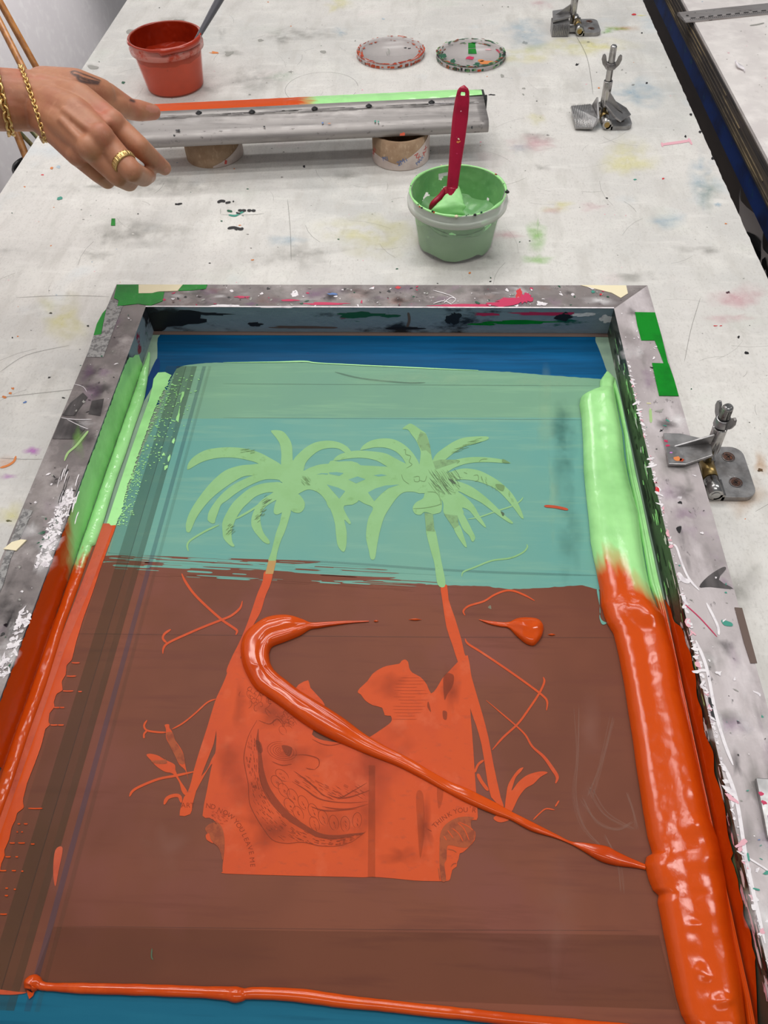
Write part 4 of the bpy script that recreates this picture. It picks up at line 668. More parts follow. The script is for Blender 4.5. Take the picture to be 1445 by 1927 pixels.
for k in range(26): x, y = random.gauss(680, 40), random.gauss(500, 45); sr(C5(ring_(x, y, random.uniform(15, 50), random.uniform(10, 30), random.uniform(0, 3), random.uniform(3.4, 6), 1)), .6, 'ln_o', 8)
for r_ in (18, 34, 52, 72, 96, 118): sr(C5(ring_(640, 735, r_, r_ * .62, -.6, 4.6, .2)), .7, 'ln_o', 8)
for p in ([(720, 770), (800, 765), (870, 775), (930, 800), (935, 850), (900, 885)], [(830, 870), (860, 880), (900, 885)], [(560, 820), (640, 850), (720, 840)], [(450, 490), (540, 520), (600, 480), (640, 520)], [(880, 640), (960, 680), (1040, 690), (1130, 670)]): sr(C5(p), [1, 2.2, 1], 'ln_o', 8)
sp(C5([(430, 650), (470, 670), (485, 740), (455, 750), (440, 700)]), 'ln_band', 8); sp(C5([(640, 690), (720, 710), (700, 780), (660, 750)]), 'ln_band', 8)
sp(C5([(1330, 760), (1440, 780), (1440, 1000), (1350, 980)]), 'ln_band', 6.8) if False else None
sp([(694, 1440), (706, 1440), (706, 1652), (692, 1650)], 't_faint', 6.9, False)
sp(C7([(15, 260), (80, 270), (90, 600), (80, 700), (50, 840), (30, 600)]), 't_faint', 7); sp(C7([(205, 200), (260, 195), (250, 330), (215, 390)]), 't_faint', 7)
sp([(835, 1271), (853, 1270), (852, 1290), (842, 1306), (836, 1316)], 'ln_band', 7); sp([(806, 1320), (811, 1340), (804, 1330)], 'ln_band', 7); sp([(833, 1338), (841, 1340), (840, 1354), (834, 1352)], 'ln_band', 7)
for k in range(14): v = 1275 + k * 6; sr([(735 + random.uniform(0, 20), v), (770, v + .5), (800 + random.uniform(-20, 10), v)], .6, 'ln_o', 7.5)
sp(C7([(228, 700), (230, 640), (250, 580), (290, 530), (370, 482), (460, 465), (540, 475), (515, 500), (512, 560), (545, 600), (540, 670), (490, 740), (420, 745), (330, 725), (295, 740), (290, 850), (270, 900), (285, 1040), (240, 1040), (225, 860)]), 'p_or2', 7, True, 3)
for p in ([(340, 570), (400, 620), (440, 690)], [(390, 520), (450, 580), (495, 680)], [(400, 515), (480, 550), (530, 590)], [(300, 590), (330, 630), (350, 660)], [(265, 640), (290, 680)]): sr(C7(p), 2, 'p_or', 8)
for p in ([(330, 920), (350, 895), (380, 890)], [(215, 930), (230, 1040)], [(245, 930), (265, 1040)], [(300, 760), (350, 770), (380, 790)]): sr(C7(p), 1.4, 'p_or2', 8)
sp(C5([(25, 1360), (60, 1320), (120, 1308), (160, 1350), (180, 1440), (178, 1540), (165, 1610), (150, 1550), (125, 1500), (90, 1470), (60, 1420)]), 'p_or2', 7); sp(C5([(30, 1410), (55, 1395), (70, 1440), (90, 1475), (50, 1455), (35, 1440)]), 'p_or', 8)
for k in range(40): x, y = random.uniform(60, 200), random.uniform(1215, 1320); sr(C5([(x, y), (x + 16, y + 8)]), .6, 'ln_o', 8)
for a_ in [(430, 1430, 30, 60, 's_print'), (480, 1470, 44, 70, 's_print'), (520, 1345, 60, 30, 's_print'), (690, 1500, 40, 100, 's_print'), (735, 1420, 50, 50, 's_print'), (800, 1560, 18, 60, 's_print'), (640, 1560, 60, 40, 's_print'), (520, 1560, 100, 36, 's_print'), (560, 1420, 50, 30, 's_print'), (730, 1290, 40, 24, 's_print'), (850, 1300, 20, 50, 's_print'), (450, 1350, 14, 60, 's_print'), (760, 1610, 40, 20, 's_print')]:
    lz[0] = (lz[0] + 1) % 50; s.stain(SPz(.00067 + 1.5e-6 * lz[0]), *a_)
gl_cache = {}
def glyph(ch):
    if ch in gl_cache: return gl_cache[ch]
    cu = bpy.data.curves.new('glyph', 'FONT'); cu.body = ch; cu.align_x = 'CENTER'; ob = bpy.data.objects.new('glyph', cu); COL.objects.link(ob)
    bpy.context.view_layer.update()
    me = bpy.data.meshes.new_from_object(ob.evaluated_get(bpy.context.evaluated_depsgraph_get()))
    gl_cache[ch] = ([v.co.copy() for v in me.vertices], [list(p.vertices) for p in me.polygons])
    bpy.data.objects.remove(ob); bpy.data.meshes.remove(me); bpy.data.curves.remove(cu); return gl_cache[ch]
def letter(ch, x, y, h, deg):
    vs, fs = glyph(ch); a = math.radians(deg); f = SPz(.0008)
    out = []
    for c in vs:
        gx, gy = c.x * h / .7, -(c.y - .35) * h / .7; out.append(f(x + gx * math.cos(a) - gy * math.sin(a), y + gx * math.sin(a) + gy * math.cos(a)))
    s.add(out, fs, 'ln_o')
for ch, x, y, d in [('A', 345, 1515, 0), ('R', 354, 1515, 0), ('T', 362, 1515, 0), ('N', 392, 1516, 8), ('D', 401, 1518, 12), ('N', 414, 1525, 24), ('O', 424, 1529, 28), ('W', 434, 1536, 36), ('Y', 444, 1546, 46), ('O', 449.5, 1553, 52), ('U', 455, 1561, 58), ('L', 460, 1571, 66), ('E', 463.5, 1579, 68), ('A', 467, 1587, 70), ('V', 470.5, 1595.5, 74), ('E', 473, 1604.5, 76), ('M', 474.5, 1618, 84), ('E', 475.5, 1628, 86),
                    ('I', 808, 1562, -62), ('T', 818, 1553, -48), ('H', 824.5, 1547, -42), ('I', 830, 1542.5, -38), ('N', 836, 1538, -34), ('K', 845.5, 1532, -28), ('Y', 857, 1526.5, -14), ('O', 866, 1524.5, -8), ('U', 876, 1523.5, -2), ("'", 884.5, 1522, 4), ('R', 892, 1524, 8)]: letter(ch, x, y, 9.2, d)
# ---- flat ink bands along the left side
x_r = XW(90, 1200); x_m = XW(121, 1200)
ORL = 8
gre = crop([(970, 620), (945, 680), (930, 700), (905, 745), (880, 800), (850, 880), (830, 940), (800, 1020), (780, 1080), (750, 1170), (720, 1250), (700, 1340), (690, 1400), (665, 1440), (655, 1472)], 0, 500, 3.01)
grl = crop([(600, 1475), (640, 1350), (690, 1200), (740, 1050), (800, 880), (840, 770), (862, 690), (870, 640), (895, 605), (935, 602)], 0, 500, 3.01)
gr = resample(gre, 170); gr = [(p.x + 3.2 * nz(p.y * .22, 3) + 2.2 * nz(p.y * .7, 9), p.y) for p in gr]
sp(gr + grl, 'green', 8, False)
sp(crop([(800, 600), (800, 780), (760, 900), (710, 1060), (640, 1260), (590, 1400), (560, 1510), (510, 1510), (560, 1330), (640, 1100), (720, 850), (770, 690)], 0, 500, 3.01), 'green', 8.4)
for k in range(420):
    t_ = random.random(); p = gre[0]; i = t_ * (len(gr) - 1); p = gr[int(i)]; d = abs(random.gauss(0, 1)) * (30 if t_ < .62 else 14)
    sp(blob(p[0] + d * .9, p[1] + random.uniform(-4, 4), random.uniform(.6, 2.6), random.uniform(.4, 1.1), 7, .5), 'green', 8, False)
for (x, y, h_) in [(343, 745, 10), (335, 785, 14), (327, 830, 5), (318, 862, 6), (312, 880, 5), (308, 855, 3)]: sp(blob(x, y, 2.4, h_, 12, .5, rot=.25), 'green', 8.2)
orr = [(218, 988), (216, 996), (206, 1023), (189, 1070), (176, 1110), (156, 1166), (143, 1209), (135, 1242), (125, 1252), (124, 1269), (116, 1282), (118, 1299), (106, 1306), (101, 1322), (103, 1330), (93, 1342), (91, 1359), (95, 1363), (85, 1372), (78, 1402), (65, 1438), (51, 1473), (43, 1506), (45, 1520), (32, 1530), (29, 1543), (22, 1556), (17, 1580), (8, 1600), (9, 1610), (2, 1626), (0, 1640), (-20, 1700), (-60, 1830)]
oo = [(p.x + .7 * nz(p.y * .3, 7), p.y) for p in resample(orr, 260)]
sp(oo + [(-90, 1830), (-40, 1640), (40, 1360), (100, 1170), (150, 1060), (196, 990)], 'orange', 8.5, False)
sp([(205, 985), (212, 992), (172, 1100), (122, 1220), (60, 1400), (0, 1570), (-60, 1730), (-110, 1730), (-10, 1440), (85, 1200), (150, 1060), (185, 985)], 'orange_d', 8.7, False)
for pts in ([(183, 1010), (140, 1120), (85, 1260), (40, 1400), (8, 1500)], [(188, 1000), (150, 1100), (105, 1220)]): sr(pts, [2, 5, 4, 2], 'f_brown', 8.9)
for (a_, b_, y) in [(135, 150, 1247), (125, 143, 1272), (118, 138, 1300), (147, 154, 1301), (101, 112, 1331), (113, 121, 1331), (95, 108, 1364), (109, 120, 1364), (53, 80, 1521), (33, 38, 1550), (45, 52, 1550), (31, 34, 1565), (40, 43, 1565), (18, 28, 1586), (34, 47, 1586), (58, 65, 1588), (10, 20, 1612), (29, 34, 1612), (0, 12, 1638), (22, 30, 1638), (40, 44, 1639), (10, 15, 1671), (26, 30, 1673), (9, 15, 1685), (0, 13, 1720)]: sr([(a_, y), ((a_ + b_) / 2, y + .5), (b_, y)], 2.6, 'orange', 8.8)
sp([(50, 1868), (30, 1866), (0, 1862), (-40, 1858), (-40, 1868), (20, 1872)], 'orange_d', 8)
sp([(100, 1640), (104, 1600), (118, 1596), (110, 1640), (104, 1668)], 'orange_d', 5); sr([(286, 1785), (285, 1800), (288, 1806)], 2.5, 'ln_dk', 8)
sr([(1024, 952), (1046, 954), (1069, 959)], 5, 'orange_d', 8); sr([(420, 682), (520, 681), (573, 680), (600, 683), (700, 688), (900, 697)], [1, 2.5, 1.5, 2], 'green', 8); sp([(918, 1143), (923, 1139), (924, 1146)], 't_lightg', 8)
sp(crop([(485, 450), (500, 460), (505, 600), (540, 632), (515, 640), (500, 600), (505, 560)], 960, 960, 2.98), 'f_teal', 8)
mesh_o = s.build('screen_mesh', scr); mesh_o['label'] = 'inked screen mesh with stencil of two palm trees and figures'

# ================================================================== THICK WET INK
def loft(L, R_, n, hfun, zbase=ZM + .0011, nc=16, wob_=0., lip=0):
    """ridge between a left and a right edge (pixels on the mesh plane)"""
    lp = resample([tuple(W(u, v, zbase)) for u, v in L], n); rp = resample([tuple(W(u, v, zbase)) for u, v in R_], n); rows = []
    for i in range(n):
        row = []; wd_ = (rp[i] - lp[i]).length
        for j in range(nc + 1):
            f = j / nc; g_ = .5 - .5 * math.cos(math.pi * f); p = lp[i].lerp(rp[i], g_)
            z = hfun(i / (n - 1), f, g_, wd_, p)
            row.append(Vector((p.x, p.y, p.z + z)))
        rows.append(row)
    return rows
edgeL = [(1141, 699), (1129, 716), (1128, 731), (1108, 740), (1092, 750), (1090, 762), (1094, 788), (1097, 835), (1098, 886), (1103, 936), (1108, 982), (1111, 1020), (1118, 1057), (1124, 1087), (1129, 1111), (1131, 1141), (1141, 1171), (1155, 1195), (1165, 1238), (1175, 1292), (1183, 1346), (1191, 1396), (1198, 1450), (1203, 1480), (1210, 1527), (1218, 1574), (1227, 1606), (1216, 1613), (1213, 1628), (1220, 1655), (1228, 1675), (1239, 1685), (1237, 1698), (1243, 1728), (1252, 1775), (1262, 1826), (1272, 1876), (1282, 1910), (1300, 1945), (1335, 1970)]
edgeR = [(1146, 700), (1157, 712), (1155, 728), (1158, 748), (1160, 762), (1165, 789), (1171, 819), (1175, 862), (1183, 903), (1191, 933), (1202, 970), (1206, 1010), (1210, 1040), (1217, 1081), (1224, 1111), (1229, 1128), (1238, 1148), (1252, 1165), (1259, 1195), (1269, 1228), (1275, 1262), (1282, 1306), (1292, 1346), (1301, 1383), (1316, 1450), (1326, 1494), (1336, 1541), (1351, 1581), (1359, 1621), (1366, 1661), (1371, 1708), (1379, 1759), (1389, 1809), (1396, 1859), (1405, 1940), (1390, 1975)]
# match left/right samples at equal height: parametrise by row
def byrow(pts, n, lo, hi):
    P = resample(pts, 900); out = []
    for k in range(n):
        v = lo + (hi - lo) * k / (n - 1); c = min(P, key=lambda p: abs(p.y - v)); out.append((c.x, v))
    return out
NB = 420
eL, eR = byrow(edgeL, NB, 699, 1966), byrow(edgeR, NB, 700, 1970)
lp = [W(u, v, ZM + .0011) for u, v in eL]; rp = [W(u, v, ZM + .0011) for u, v in eR]
rows = []; mix = []
NC = 26
for i in range(NB):
    row = []; v = eL[i][1]
    for j in range(NC + 1):
        f = j / NC; g_ = .5 - .5 * math.cos(math.pi * f); p = lp[i].lerp(rp[i], g_); wd_ = (rp[i] - lp[i]).length
        endt = min(1, (i + .4) / 9) ** .5 * min(1, (NB - 1 - i + .2) / 8) ** .5
        pr = (1 - abs(2 * g_ - 1) ** 3.2) ** .62
        H = min(.0115, wd_ * .30) * endt
        gz = pr * H
        gz *= 1 + .13 * math.sin(g_ * 9 + 1.2) * (1 if v > 1140 else .4) + .10 * nz(p.x * 35, p.y * 9, 2)
        gz += pr * (.0004 * nz(p.x * 160, p.y * 14, 7) + .0002 * nz(p.x * 300, p.y * 120, 9) * (1.8 if v > 1140 else 1))
        # lumpy where the two colours meet and near the bottom
        for (cu, cv, rd, am) in [(1190, 1155, 20, .0035), (1215, 1170, 16, .003), (1170, 1145, 12, .002), (1235, 1640, 26, .002), (1300, 1560, 18, .0015), (1330, 1620, 20, .0016), (1310, 1830, 12, .0015), (1345, 1885, 12, .002), (1360, 1882, 8, .0014), (1320, 1840, 8, .0012), (1300, 1745, 8, .001), (1200, 1480, 12, .0012)]:
            uu = eL[i][0] + (eR[i][0] - eL[i][0]) * g_; d2 = ((uu - cu) ** 2 + (v - cv) ** 2) / rd ** 2
            if d2 < 6: gz += am * math.exp(-d2) * pr
        row.append(Vector((p.x, p.y, p.z + gz)))
        e_ = 1085 + 60 * (g_ - .3) + 16 * nz(g_ * 5, v * .012, 3) + 9 * nz(g_ * 30, v * .05, 5) - (26 if .15 < g_ < .6 else 0)
        mix.append(min(1, max(0, .5 + (v - e_) / 46)))
    rows.append(row)
g = MB(); g.grid(rows, 'bank')
g.thing('ink_bank', 'thick bank of green and orange ink piled along the right side of the screen', 'ink', attrs={'mix': mix})
# lower ledge of ink between that bank and the right rail
ledL = [(1150, 705), (1160, 740), (1172, 800), (1180, 880), (1195, 950), (1210, 1030), (1222, 1100), (1240, 1150), (1262, 1230), (1280, 1310), (1306, 1410), (1336, 1540), (1362, 1650), (1380, 1760), (1396, 1860), (1408, 1950)]
ledR = [(1166, 712), (1184, 760), (1190, 800), (1202, 860), (1210, 905), (1218, 950), (1236, 1020), (1246, 1080), (1256, 1130), (1276, 1200), (1290, 1260), (1312, 1340), (1332, 1420), (1360, 1540), (1380, 1640), (1400, 1740), (1414, 1830), (1426, 1940)]
eL, eR = byrow(ledL, 260, 708, 1945), byrow(ledR, 260, 712, 1938); rows = []; mix = []
for i in range(260):
    a_, b_ = W(*eL[i], ZM + .0011), W(*eR[i], ZM + .0011); v = eL[i][1]; b_.x = min(b_.x, XRi - .0022); a_.x = min(a_.x, XRi - .006); row = []
    for j in range(13):
        g_ = .5 - .5 * math.cos(math.pi * j / 12); p = a_.lerp(b_, g_); pr = (1 - abs(2 * g_ - 1) ** 3) ** .6
        z = pr * (.0035 + .0012 * nz(p.x * 120, p.y * 30, 4) + .0012 * math.sin(g_ * 10)) * min(1, (i + .3) / 8); row.append(Vector((p.x, p.y, p.z + z))); mix.append(min(1, max(0, .5 + (v - 1130 - 30 * nz(g_ * 8, v * .03)) / 26)))
    rows.append(row)
g = MB(); g.grid(rows, 'bank'); g.thing('ink_ledge', 'low ledge of green and orange ink between the thick bank and the right rail', 'ink', attrs={'mix': mix})
# left ridge at the foot of the left rail
rows = []; mix = []; ys = np.linspace(.668, .10, 300)
for i, y in enumerate(ys):
    row = []; x0 = XLi + .0024; wd_ = (.0135 + .002 * nz(y * 18, 2)) * (min(1, (i + 1) / 40) ** .6); 
    if y < .392: wd_ *= .8
    for j in range(13):
        g_ = .5 - .5 * math.cos(math.pi * j / 12); pr = (1 - abs(2 * g_ - 1) ** 3) ** .6; x = x0 + wd_ * g_
        z = pr * (.0042 + .0012 * nz(x * 200, y * 40, 6) + .0009 * nz(x * 90, y * 160, 2)) * min(1, (i + .3) / 20) * (1 if y > .392 else .8); row.append(Vector((x, y, T + ZM + .0011 + z)))
        mix.append(min(1, max(0, .5 + (.372 - y + .018 * nz(x * 500, y * 60, 3) + .012 * nz(x * 200, y * 200, 1)) / .016)))
    rows.append(row)
g = MB(); g.grid(rows, 'bank'); g.thing('ink_ridge', 'ridge of green and orange ink at the foot of the left rail', 'ink', attrs={'mix': mix})
# curled trail of orange ink
def trail(name, L, R_, n, hmax, hr, label, nc=14, ze=0., fold=False):
    L, R_ = smooth(L, False, 4), smooth(R_, False, 4)
    def hf(t_, f, g_, w_, p):
        pr = (max(0, 1 - abs(2 * g_ - 1) ** 2.05)) ** .55; k = min(1, t_ * n / 4 + .05) * min(1, (1 - t_) * n / 4 + .05)
        h = min(hmax, w_ * hr) * pr * k
        h *= 1 + .12 * nz(p.x * 60, p.y * 60, 3) + .12 * math.sin(g_ * 8 + 8 * nz(p.x * 20, p.y * 20, 1))
        if fold: h *= 1 - .28 * math.exp(-((g_ - .68) / .07) ** 2) * (1 if t_ < .62 else .3)
        return h
    g = MB(); g.grid(loft(L, R_, n, hf, nc=nc), 'orange'); return g.thing(name, label, 'ink')
tl_out = [(694, 1168), (653, 1168.5), (610, 1171), (583, 1172), (566, 1165), (546, 1159), (523, 1158), (500, 1163), (480, 1175), (462, 1191), (453, 1215), (455, 1245), (465, 1271), (480, 1295), (500, 1310), (530, 1331), (563, 1356), (606, 1383), (659, 1406), (699, 1423), (746, 1441), (786, 1461), (839, 1490), (879, 1511), (928, 1532), (960, 1543), (1000, 1564), (1044, 1577), (1074, 1589), (1094, 1600), (1128, 1620), (1158, 1629), (1192, 1633), (1214, 1637)]
tl_in = [(694, 1170), (659, 1173), (623, 1178), (600, 1182), (583, 1185), (563, 1197), (536, 1208), (513, 1217), (507, 1228), (507, 1238), (509, 1248), (513, 1256), (517, 1262), (528, 1272), (540, 1281), (566, 1301), (610, 1328), (646, 1351), (686, 1381), (723, 1403), (770, 1427), (812, 1452), (849, 1472), (879, 1484), (930, 1509), (960, 1526), (994, 1543), (1047, 1570), (1074, 1583), (1101, 1586), (1140, 1592), (1160, 1602), (1185, 1614), (1213, 1626)]
# pair edges by matching index, resampled piecewise so both sides stay opposite each other
def pair(a_, b_): 
    n = min(len(a_), len(b_)); return a_[:n], b_[:n]
La, Ra = smooth(tl_out, False, 7), smooth(tl_in, False, 7)
lp = [W(u, v, ZM + .0011) for u, v in La]; rp = [W(u, v, ZM + .0011) for u, v in Ra]; rows = []; n = len(lp)
for i in range(n):
    row = []; w_ = (rp[i] - lp[i]).length; t_ = i / (n - 1)
    for j in range(17):
        g_ = .5 - .5 * math.cos(math.pi * j / 16); p = lp[i].lerp(rp[i], g_); pr = max(0, 1 - abs(2 * g_ - 1) ** 2.05) ** .55
        h = min(.0085, w_ * .34) * pr * (1 + .10 * nz(p.x * 60, p.y * 60, 3)) * (1 - .3 * math.exp(-((g_ - .70) / .07) ** 2) * (1 if t_ < .6 else .2)) * (1 + .08 * math.sin(g_ * 9))
        row.append(Vector((p.x, p.y, p.z + h)))
    rows.append(row)
g = MB(); g.grid(rows, 'orange'); g.thing('ink_trail', 'glossy orange ink trail curling across the stencil to the right bank', 'ink')
trail('ink_drop', [(901, 1165), (925, 1169), (955, 1171), (972, 1164), (993, 1162), (1012, 1165), (1021, 1174), (1023, 1182)], [(901, 1166), (919, 1174), (940, 1179), (957, 1182), (972, 1197), (989, 1211), (1003, 1215), (1012, 1208), (1019, 1198), (1023, 1184)], 60, .007, .3, 'orange ink drop with a pointed tail below the right palm')
for (a_, b_, v, lb) in [(703, 712, 1168.5, 'tiny orange ink fleck right at the tip of the curled trail'), (769, 793, 1165.5, 'orange ink dash between the curled trail and the pointed drop'), (1031, 1045, 1194, 'thin orange ink fleck right of the pointed drop')]:
    g = MB(); g.grid(loft([(a_, v), ((a_ + b_) / 2, v - 2), (b_, v)], [(a_, v + .5), ((a_ + b_) / 2, v + 2), (b_, v + .5)], 12, lambda t_, f, g_, w_, p: .0011 * math.sin(math.pi * g_) * math.sin(math.pi * min(1, max(.02, t_))), nc=6), 'orange'); g.thing('ink_fleck', lb, 'ink')
# bead along the front edge of the print
cb = smooth([(56, 1862), (60, 1852), (68, 1850), (82, 1856), (110, 1858), (160, 1860), (240, 1862), (330, 1865), (420, 1869), (450, 1872), (480, 1869), (560, 1873), (650, 1885), (720, 1892), (800, 1901), (880, 1909), (960, 1918), (1060, 1927), (1180, 1938), (1300, 1946)], False, 10)
rad = np.interp(np.linspace(0, 1, len(cb)), [0, .05, .09, .14, .2, .26, .4, .455, .47, .5, .6, .65, .7, 1], [.003, .0055, .005, .0026, .0024, .0032, .0034, .0046, .0044, .0033, .004, .0035, .0034, .0034])
P = [W(u, v, ZM + .0011) for u, v in cb]; rows = []
for i, p in enumerate(P):
    q = (P[min(i + 1, len(P) - 1)] - P[max(i - 1, 0)]).normalized(); nrm = Vector((-q.y, q.x, 0)); rr_ = rad[i] * (1 + .08 * nz(i * .3, 1))
    rows.append([p + nrm * rr_ * math.cos(a_) + Vector((0, 0, rr_ * .95 * math.sin(a_) ** .8 if math.sin(a_) > 0 else 0)) for a_ in np.linspace(0, math.pi, 11)])
g = MB(); g.grid(rows, 'orange'); g.poly([W(u, v, ZM + .0013) for u, v in [(50, 1862), (60, 1868), (66, 1864), (62, 1874), (55, 1880), (52, 1872)]], 'orange'); g.thing('ink_bead', 'long orange ink bead along the bottom edge of the brown film', 'ink')

# ================================================================== SQUEEGEE ON TWO CARDBOARD ROLLS
def roll(c, r, h_, label, paper):
    o = empty('cardboard_tube', (c[0], c[1], T), label, 'cardboard tube', None)
    g = MB(); g.lathe([(r, 0), (r, h_), (r - .004, h_), (r - .004, 0), (r, 0)], 'card', (c[0], c[1], T), 64); 
    o2 = g.build('tube_wall', o)
    g = MB(); rows = []; n = 60; a0, a1 = paper[0], paper[1]
    th = np.linspace(a0, a1, n)
    for k in range(7): rows.append([(c[0] + (r + .0006) * math.cos(a), c[1] + (r + .0006) * math.sin(a), T + .0008 + (paper[2](i / (n - 1)) - .0008) * k / 6) for i, a in enumerate(th)])
    g.grid(rows, 'cardpaper')
    if paper[3]:
        for txt, t_, z, sz, ang, mt in [('MAX', .12, .010, .010, 1.0, 'tred'), ('MI', .30, .013, .009, .3, 'tblue'), ('2Mi', .46, .009, .010, .5, 'tblue'), ('AX', .62, .019, .010, -.9, 'tred'), ('AX', .76, .016, .011, .9, 'tred'), ('MAX', .66, .006, .008, .5, 'tblue')]:
            for i, ch in enumerate(txt):
                vs, fs = glyph(ch); out = []
                for q in vs:
                    x, z_ = (q.x + i * .62) * sz, q.y * sz; xr, zr = x * math.cos(ang) - z_ * math.sin(ang), x * math.sin(ang) + z_ * math.cos(ang)
                    a = a0 + (a1 - a0) * t_ + xr / r; out.append((c[0] + (r + .0009) * math.cos(a), c[1] + (r + .0009) * math.sin(a), T + max(.001, z + zr)))
                g.add(out, fs, mt)
    else: g.add([(c[0] + (r + .0009) * math.cos(a), c[1] + (r + .0009) * math.sin(a), T + z) for a, z in [(-1.05, .004), (-1.0, .010), (-.93, .008), (-.97, .003)]], [(0, 1, 2, 3)], 'tred')
    g.build('paper_layer', o); return o
PI = math.pi
roll((-.0345, 1.1290), .0432, .0425, 'cardboard tape core with printed paper under the right part of the squeegee', (-PI, 0.25, lambda t_: .013 + .004 * math.sin(t_ * 9) if t_ < .46 else .013 + .030 * min(1, (t_ - .46) / .42), True))
roll((-.326, 1.1405), .0440, .0425, 'plain cardboard tape core under the squeegee, near the hand', (-1.45, .3, lambda t_: .003 + .026 * t_, False))
sq = empty('squeegee', (-.17, 1.12, T), 'long aluminium squeegee with inked blade resting on two cardboard tubes', 'squeegee')
ang = math.radians(4.75); O = Vector((.0945, 1.1085, T)); DL = Vector((-math.cos(ang), -math.sin(ang), 0)); DP = Vector((-math.sin(ang), math.cos(ang), 0)); LQ = .535
def SQ(a, s_, z): return O + DL * a + DP * s_ + Vector((0, 0, z))
prof = [(.004, .0437), (.0, .0462), (-.0015, .0505), (-.0005, .0555), (.003, .0595), (.008, .0615), (.016, .0622), (.048, .0632), (.0500, .0642), (.0515, .0632), (.0530, .0642), (.0545, .0630), (.056, .0646), (.072, .0652), (.0735, .064), (.0735, .0495), (.060, .0480), (.050, .0445), (.012, .0430)]
prof = [(p[0], p[1] + .0004) for p in prof]
g = MB(); g.grid([[SQ(a, s_, z) for s_, z in prof] for a in np.linspace(0, LQ, 40)], 'alu', closed=True)
k = g.m('alu'); n = len(prof)
for a, off in ((0, 0), (LQ, 39 * n)):
    tr = tessellate_polygon([[SQ(a, s_, z) for s_, z in prof]])
    for t_ in tr: g.f.append([off + i for i in t_]); g.mi.append(k); g.sm.append(False)
def sqmark(u, v, rx, ry, mt, s0):  # small dabs on the handle
    z = .0638 if s0 > .01 else .058
    for q in range(1): g.poly([W(a, b, z + .0004) for a, b in blob(u, v, rx, ry, 10, .4)], mt)
sqmark(757, 253, 5, 3, 'orange_d', .0); sqmark(335, 245, 4, 1.6, 'blk', .03); sqmark(328, 255, 2, 2.4, 'blk', .03); sqmark(607, 231, 2, 1.4, 'tblue', .03); sqmark(706, 228, 2, 2.4, 'teal', .03); sqmark(712, 229, 1.4, 1.6, 'teal', .03); sqmark(497, 238, 2.4, 1.4, 'blk', .03); sqmark(888, 240, 2, 2.4, 'blk', .01); sqmark(620, 232, 3, .6, 'om', .03)
for k in range(120):
    a = random.uniform(.0, LQ - .05); s0 = random.choice([.0497, .0528, .0543, .0558]) + random.uniform(-.0006, .0006); L_ = random.uniform(.006, .05)
    g.add([SQ(a, s0, .0654), SQ(a + L_, s0 + .0001, .0654), SQ(a + L_, s0 + .0004, .0654), SQ(a, s0 + random.uniform(.0005, .0010), .0654)], [(0, 1, 2, 3)], random.choice(['blk', 'gm', 'darktape', 'darktape', 'scratch', 'white']))
g.build('handle', sq)
# rubber blade with a coat of ink on top
g = MB(); vs = [SQ(a, s_, z) for a in (-.0045, LQ - .004) for s_, z in ((.068, .0500), (.1030, .0500), (.1045, .0520), (.1045, .0595), (.1030, .0615), (.068, .0615))]
g.add(vs, [(i, (i + 1) % 6, 6 + (i + 1) % 6, 6 + i) for i in range(6)] + [(5, 4, 3, 2, 1, 0), (6, 7, 8, 9, 10, 11)], 'rubber'); 
g.build('blade', sq)
g = MB(); vs = [SQ(a, s_, z) for a in (-.006, .002) for s_, z in ((.070, .0465), (.080, .0465), (.080, .0605), (.073, .0665), (.070, .062))]
g.add(vs, [(i, (i + 1) % 5, 5 + (i + 1) % 5, 5 + i) for i in range(5)] + [(4, 3, 2, 1, 0), (5, 6, 7, 8, 9)], 'rubber'); g.build('end_cap', sq)
rows = []; mix = []; n = 150
for i in range(n):
    a = .000 + (LQ - .008) * i / (n - 1); row = []
    gl = a < .30; s_lo = .0738 + (.0075 * max(0, 1 - a / .10) if a < .1 else 0)
    for j in range(9):
        f = j / 8; s_ = s_lo + (.1050 + .0012 * nz(a * 40, 3) - s_lo) * f
        if a < .03: s_ = min(s_, .1045 - .008 * (1 - a / .03) ** 2)
        th_ = (.0028 if gl else .0014) * (math.sin(math.pi * min(1, f * 1.0 + .12)) ** .5 if f < .88 else max(0.15, (1 - f) / .12)) * (1 + .3 * nz(a * 60, f * 4, 2))
        row.append(SQ(a, s_, .0617 + th_)); mix.append(min(1, max(0, .5 + (a - .262 - .012 * nz(f * 9, a * 60)) / .022)))
    rows.append(row)
g = MB(); g.grid(rows, 'bank')
g.at['x'] = 1; rub = g.build('ink_coat', sq, attrs={'mix': mix}); rub['label'] = 'green and orange ink on the blade'
for (u, v) in [(374, 213), (474, 211), (592, 205), (694, 200), (812, 193)]:
    p = W(u, v, .0652); g = MB(); g.lathe([(.0001, .0034), (.0016, .0032), (.0022, .0022), (.0028, .0012), (.0046, .0010), (.0048, .0003), (.0001, .0)], 'black', tuple(p), 16)
    g.build('rivet', sq)

